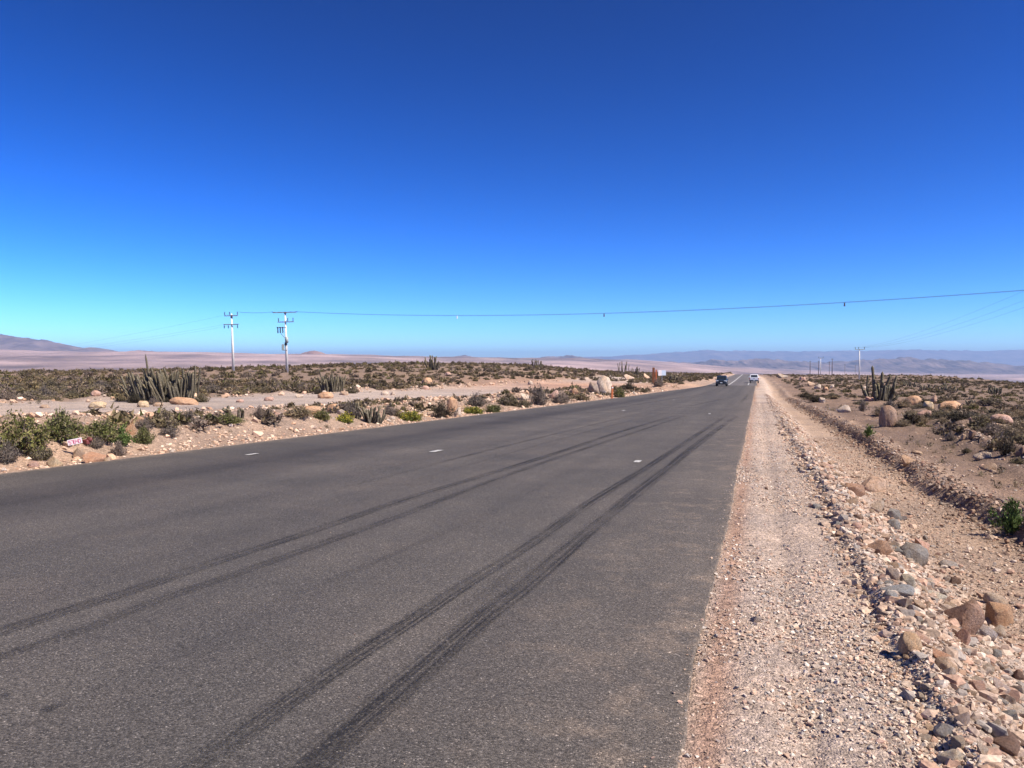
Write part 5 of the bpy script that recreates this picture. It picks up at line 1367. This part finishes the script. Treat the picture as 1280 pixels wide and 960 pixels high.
# pale sign
D_S = 112.0; p = at_depth(827.5, 478, D_S); p.z = tz(p.x, p.y)
zt = at_depth(827.5, 462.6, D_S).z; zb = at_depth(827.5, 469.6, D_S).z; hw = 5 * D_S / FOC
r_ = empty('road_sign', p, YAW + R(8)); tag(r_, 'pale white and blue sign board on a post left of the road', 'sign')
MB().box((0, .04, (zt - p.z) * .5), (.08, .08, zt - p.z)).build('post', M_STEEL, r_)
MB().box((-hw * .55, 0, (zt + zb) / 2 - p.z), (hw * .9, .04, zt - zb), bev=.01).build('white_panel', M_SIGNW, r_)
MB().box((hw * .45, 0, (zt + zb) / 2 - p.z), (hw * 1.1, .04, (zt - zb) * .92), bev=.01).build('blue_panel', M_SIGNB, r_)
p = at_depth(818, 472, 118); p.z = tz(p.x, p.y); zt = at_depth(818, 459.5, 118).z; hh = zt - p.z
r_ = empty('brown_board', p, YAW - R(15)); tag(r_, 'narrow rust brown board standing upright left of the pale sign', 'board')
MB().box((-.14, 0, hh * .6), (.36, .06, hh * .8), bev=.015).build('panel', M_RUST, r_)
MB().box((.26, .02, hh * .55), (.22, .06, hh * .7), bev=.015).build('side_panel', M_ORANGE, r_)
MB().box((0, .08, hh * .48), (.09, .08, hh * .98)).build('post', M_WOOD, r_)
# little number sign
p, m = ground_at(94, 566)
D_N = m * FOC
tilt = R(11)
c = at_depth(93.5, 552, D_N * .985)
r_ = empty('number_sign', (c.x, c.y, p.z), YAW + R(20)); tag(r_, 'small tilted white sign with red number on a stake among rocks', 'sign')
zc = c.z - p.z; w_, h_ = 16.0 * m, 7.0 * m
Rm = Matrix.Rotation(-tilt, 4, 'Y')
MB().box((0, .03, zc * .45), (.035, .03, zc * 1.1), bev=.004).build('stake', M_STAKE, r_)
pn = MB().box((0, 0, 0), (w_, .014, h_), bev=.003).build('panel', M_SIGNW, r_, loc=(0, 0, zc), rot=(0, -tilt, 0))
SEG = {'0': 'abcdef', '4': 'fgbc', '5': 'afgcd', '6': 'afgedc', '7': 'abc', '8': 'abcdefg'}
for i, ch in enumerate('57640'):
    b = MB(); cw, chh, th = w_ * .125, h_ * .58, w_ * .026
    x0 = (i - 2) * w_ * .165
    for s in SEG[ch]:
        if s in 'agd': b.box((x0, 0, {'a': .5, 'g': 0, 'd': -.5}[s] * chh), (cw + th * .6, .004, th))
        else: b.box((x0 + (cw / 2 if s in 'bc' else -cw / 2), 0, (.25 if s in 'bf' else -.25) * chh), (th, .0044, chh * .5 + th * .3))
    o = b.build('digit', M_SIGNR, pn, loc=(0, -.0095, 0))
p2, m2 = ground_at(108, 556)
o = MB().box((0, 0, 0), (.16, .12, .10), bev=.02).ball((.06, .02, .05), (.07, .05, .05), 2).build('litter', plain('dull_red_plastic', (.14, .035, .035), .6, 0, .4, 20), None, loc=(p2.x, p2.y, p2.z + .06))
tag(o, 'crumpled dull red litter behind the small number sign', 'litter')

# ------------------------------------------------------------------ vehicles
def wheel(root, x, y, r, w):
    t = MB()
    prof = [(r * .62, -w / 2), (r * .93, -w / 2), (r, -w * .3), (r, w * .3), (r * .93, w / 2), (r * .62, w / 2)]
    n = 24; V = []; F = []
    for i in range(n):
        a = 2 * math.pi * i / n
        for q in prof: V.append((q[1], q[0] * math.cos(a), q[0] * math.sin(a)))
    k = len(prof)
    for i in range(n):
        for j in range(k):
            F.append((i * k + j, i * k + (j + 1) % k, ((i + 1) % n) * k + (j + 1) % k, ((i + 1) % n) * k + j))
    o = obj('wheel', None, root, (x, y, r))
    obj('tyre', mesh_np('tyre', np.array(V), np.array(F), M_RUBBER, smooth=True), o)
    b = MB().cyl((-w * .38, 0, 0), (w * .38, 0, 0), r * .64, n=20)
    for i in range(5):
        a = 2 * math.pi * i / 5; b.box((0, math.cos(a) * r * .34, math.sin(a) * r * .34), (w * .86, r * .12, r * .12))
    b.build('rim', M_ALLOY, o)
def loft(name, secs, m, parent, bev=0):
    """body from cross sections along y: each a list of (x>=0,z) from bottom centre to top centre, mirrored"""
    bm = bmesh.new(); rows = []
    for y, half in secs:
        row = [bm.verts.new((x, y, z)) for x, z in half] + [bm.verts.new((-x, y, z)) for x, z in half[::-1]]
        rows.append(row)
    k = len(rows[0])
    for a, b in zip(rows, rows[1:]):
        for j in range(k): bm.faces.new((a[j], a[(j + 1) % k], b[(j + 1) % k], b[j]))
    bm.faces.new(rows[0]); bm.faces.new(rows[-1][::-1])
    bmesh.ops.recalc_face_normals(bm, faces=bm.faces)
    if bev: bmesh.ops.bevel(bm, geom=[e for e in bm.edges if e.is_manifold and e.calc_face_angle(0) > R(25)], offset=bev, segments=2, affect='EDGES')
    me = bpy.data.meshes.new(name); bm.to_mesh(me); bm.free(); me.materials.append(m)
    return obj(name, me, parent)
def arches(root, ylist, hw, r):
    for y in ylist:
        for s in (-1, 1):
            b = MB().cyl((s * (hw - .16), y, r), (s * (hw + .005), y, r), r + .07, n=24); b.build('wheel_arch', M_BLACKP, root)
# dark suv coming towards the camera (front faces -y)
p, m = ground_at(901.5, 482.8, True); pz_ = float(road_z(p.y))
suv = empty('suv', (p.x, p.y + 2.2, pz_), R(0), R(-.3)); tag(suv, 'dark navy sport utility car driving towards the camera', 'car')
W_ = .94
def sec(y, zb, zs, hw, zt=None): return (y, [(hw * .9, zb), (hw, zb + .15), (hw, zs - .12), (hw * .93, zs), (hw * .5, zs + .02)])
loft('body', [sec(-2.3, .42, .80, W_ * .86), sec(-2.18, .30, .98, W_ * .95), sec(-1.9, .26, 1.04, W_), sec(-1.05, .25, 1.10, W_), sec(1.6, .25, 1.12, W_), sec(2.15, .28, 1.10, W_ * .97), sec(2.3, .42, .9, W_ * .9)], M_NAVY, suv, .03)
def cab(y, z, hw): return (y, [(hw * .98, 1.02), (hw, 1.06), (hw * (.86 if z > 1.2 else 1), z - .06), (hw * (.78 if z > 1.2 else .98), z), (hw * .4, z + .015)])
loft('cabin', [cab(-1.15, 1.12, .86), cab(-.45, 1.66, .88), cab(-.1, 1.74, .89), cab(1.6, 1.74, .89), cab(2.2, 1.14, .86)], M_NAVY, suv, .03)
def slab(pts, name, m, root):
    bm = bmesh.new(); f = bm.faces.new([bm.verts.new(q) for q in pts]); r = bmesh.ops.extrude_face_region(bm, geom=[f])
    f.normal_update(); nn = f.normal.copy()
    for v in r['geom']:
        if isinstance(v, bmesh.types.BMVert): v.co += nn * .012
    bmesh.ops.recalc_face_normals(bm, faces=bm.faces); me = bpy.data.meshes.new(name); bm.to_mesh(me); bm.free(); me.materials.append(m); return obj(name, me, root)
slab([(-.74, -1.10, 1.18), (.74, -1.10, 1.18), (.66, -.50, 1.655), (-.66, -.50, 1.655)], 'windscreen', M_GLASS, suv)
for s in (-1, 1):
    slab([(s * .872, -.85, 1.14), (s * .892, 1.75, 1.14), (s * .80, 1.45, 1.62), (s * .80, -.3, 1.62)][::s], 'side_window', M_GLASS, suv)
    b = MB().box((s * .66, -2.20, .86), (.42, .12, .19), bev=.04); b.build('headlight', M_LAMPG, suv)
    b = MB().box((s * 1.03, -.85, 1.18), (.20, .12, .15), bev=.04); b.build('mirror', M_NAVY, suv)
    b = MB().cyl((s * .68, -2.30, .52), (s * .68, -2.26, .52), .07, n=12); b.build('fog_lamp', M_LAMPG, suv)
    for y in (-1.4, 1.4): wheel(suv, s * .80, y, .36, .24)
arches(suv, (-1.4, 1.4), W_, .36)
MB().box((0, -2.29, .84), (.80, .06, .20), bev=.02).build('grille', M_BLACKP, suv)
MB().box((0, -2.30, .46), (1.5, .10, .20), bev=.03).build('bumper', M_BLACKP, suv)
MB().box((0, -2.365, .60), (.38, .02, .14), bev=.004).build('number_plate', M_PLATE, suv)
MB().box((.0, .75, 1.775), (1.3, 1.5, .03), bev=.01).build('roof_rack', M_BLACKP, suv)
# white pickup standing on the right shoulder, tail to the camera (tail faces -y)
p, m = ground_at(942.6, 478.8, True); pz_ = float(road_z(p.y))
pk = empty('pickup_truck', (p.x, p.y + 2.6, pz_), R(0)); tag(pk, 'white pickup truck seen from behind on the right shoulder', 'pickup')
def psec(y, zb, zs, hw): return (y, [(hw * .92, zb), (hw, zb + .1), (hw, zs - .06), (hw * .96, zs), (hw * .5, zs)])
loft('body', [psec(-2.6, .55, 1.12, .90), psec(-.6, .45, 1.12, .92), psec(1.5, .42, 1.10, .92), psec(2.4, .42, 1.05, .90), psec(2.62, .5, .95, .82)], M_WHITE, pk, .025)
def pcab(y, z, hw): return (y, [(hw, 1.0), (hw, 1.12), (hw * (.86 if z > 1.2 else 1), z - .06), (hw * (.80 if z > 1.2 else .97), z), (hw * .4, z + .01)])
loft('cab', [pcab(-.75, 1.14, .90), pcab(-.55, 1.72, .90), pcab(.7, 1.74, .90), pcab(1.45, 1.14, .88)], M_WHITE, pk, .03)
slab([(-.66, -.745, 1.20), (.66, -.745, 1.20), (.62, -.60, 1.62), (-.62, -.60, 1.62)], 'rear_window', M_GLASS, pk)
MB().box((0, -1.65, 1.125), (1.5, 1.7, .02)).build('bed_floor', M_BLACKP, pk)
tg = MB().box((0, -2.62, .88), (1.50, .06, .50), bev=.02).build('tailgate', M_WHITE, pk)
MB().box((0, -.045, .10), (.22, .03, .07), bev=.01).build('handle', M_BLACKP, tg, loc=(0, -2.62, .88))
for s in (-1, 1):
    slab([(s * .905, -.45, 1.16), (s * .905, 1.1, 1.16), (s * .80, .65, 1.62), (s * .80, -.40, 1.62)][::s], 'side_window', M_GLASS, pk)
    MB().box((s * .84, -2.615, .92), (.13, .08, .36), bev=.02).build('tail_light', M_RED, pk)
    MB().box((s * 1.04, .95, 1.2), (.22, .1, .2), bev=.04).build('mirror', M_WHITE, pk)
    for y in (-1.55, 1.65): wheel(pk, s * .80, y, .37, .25)
arches(pk, (-1.55, 1.65), .92, .37)
MB().box((0, -2.72, .52), (1.66, .16, .16), bev=.03).build('bumper', M_BLACKP, pk)
MB().box((0, -2.815, .56), (.34, .015, .12)).build('number_plate', M_PLATE, pk)
MB().box((0, -1.4, .42), (1.2, 2.0, .14)).build('underbody', M_BLACKP, pk)

# ------------------------------------------------------------------ haze: one closed box of even air round everything
def haze():
    S, z0, z1 = 61000.0, -560.0, 790.0
    b = MB().box((0, 0, (z0 + z1) / 2), (2 * S, 2 * S, z1 - z0))
    m = bpy.data.materials.new('desert_haze'); m.use_nodes = True
    n, l = m.node_tree.nodes, m.node_tree.links
    n.remove(n['Principled BSDF'])
    pv = n.new('ShaderNodeVolumePrincipled'); pv.inputs['Color'].default_value = (.43, .64, 1.0, 1)
    pv.inputs['Density'].default_value = 3.3e-5; pv.inputs['Anisotropy'].default_value = .1
    l.new(pv.outputs[0], n['Material Output'].inputs['Volume'])
    o = b.build('haze', m)
    tag(o, 'pale bluish desert haze in the far distance', 'haze', kind='stuff')
haze()
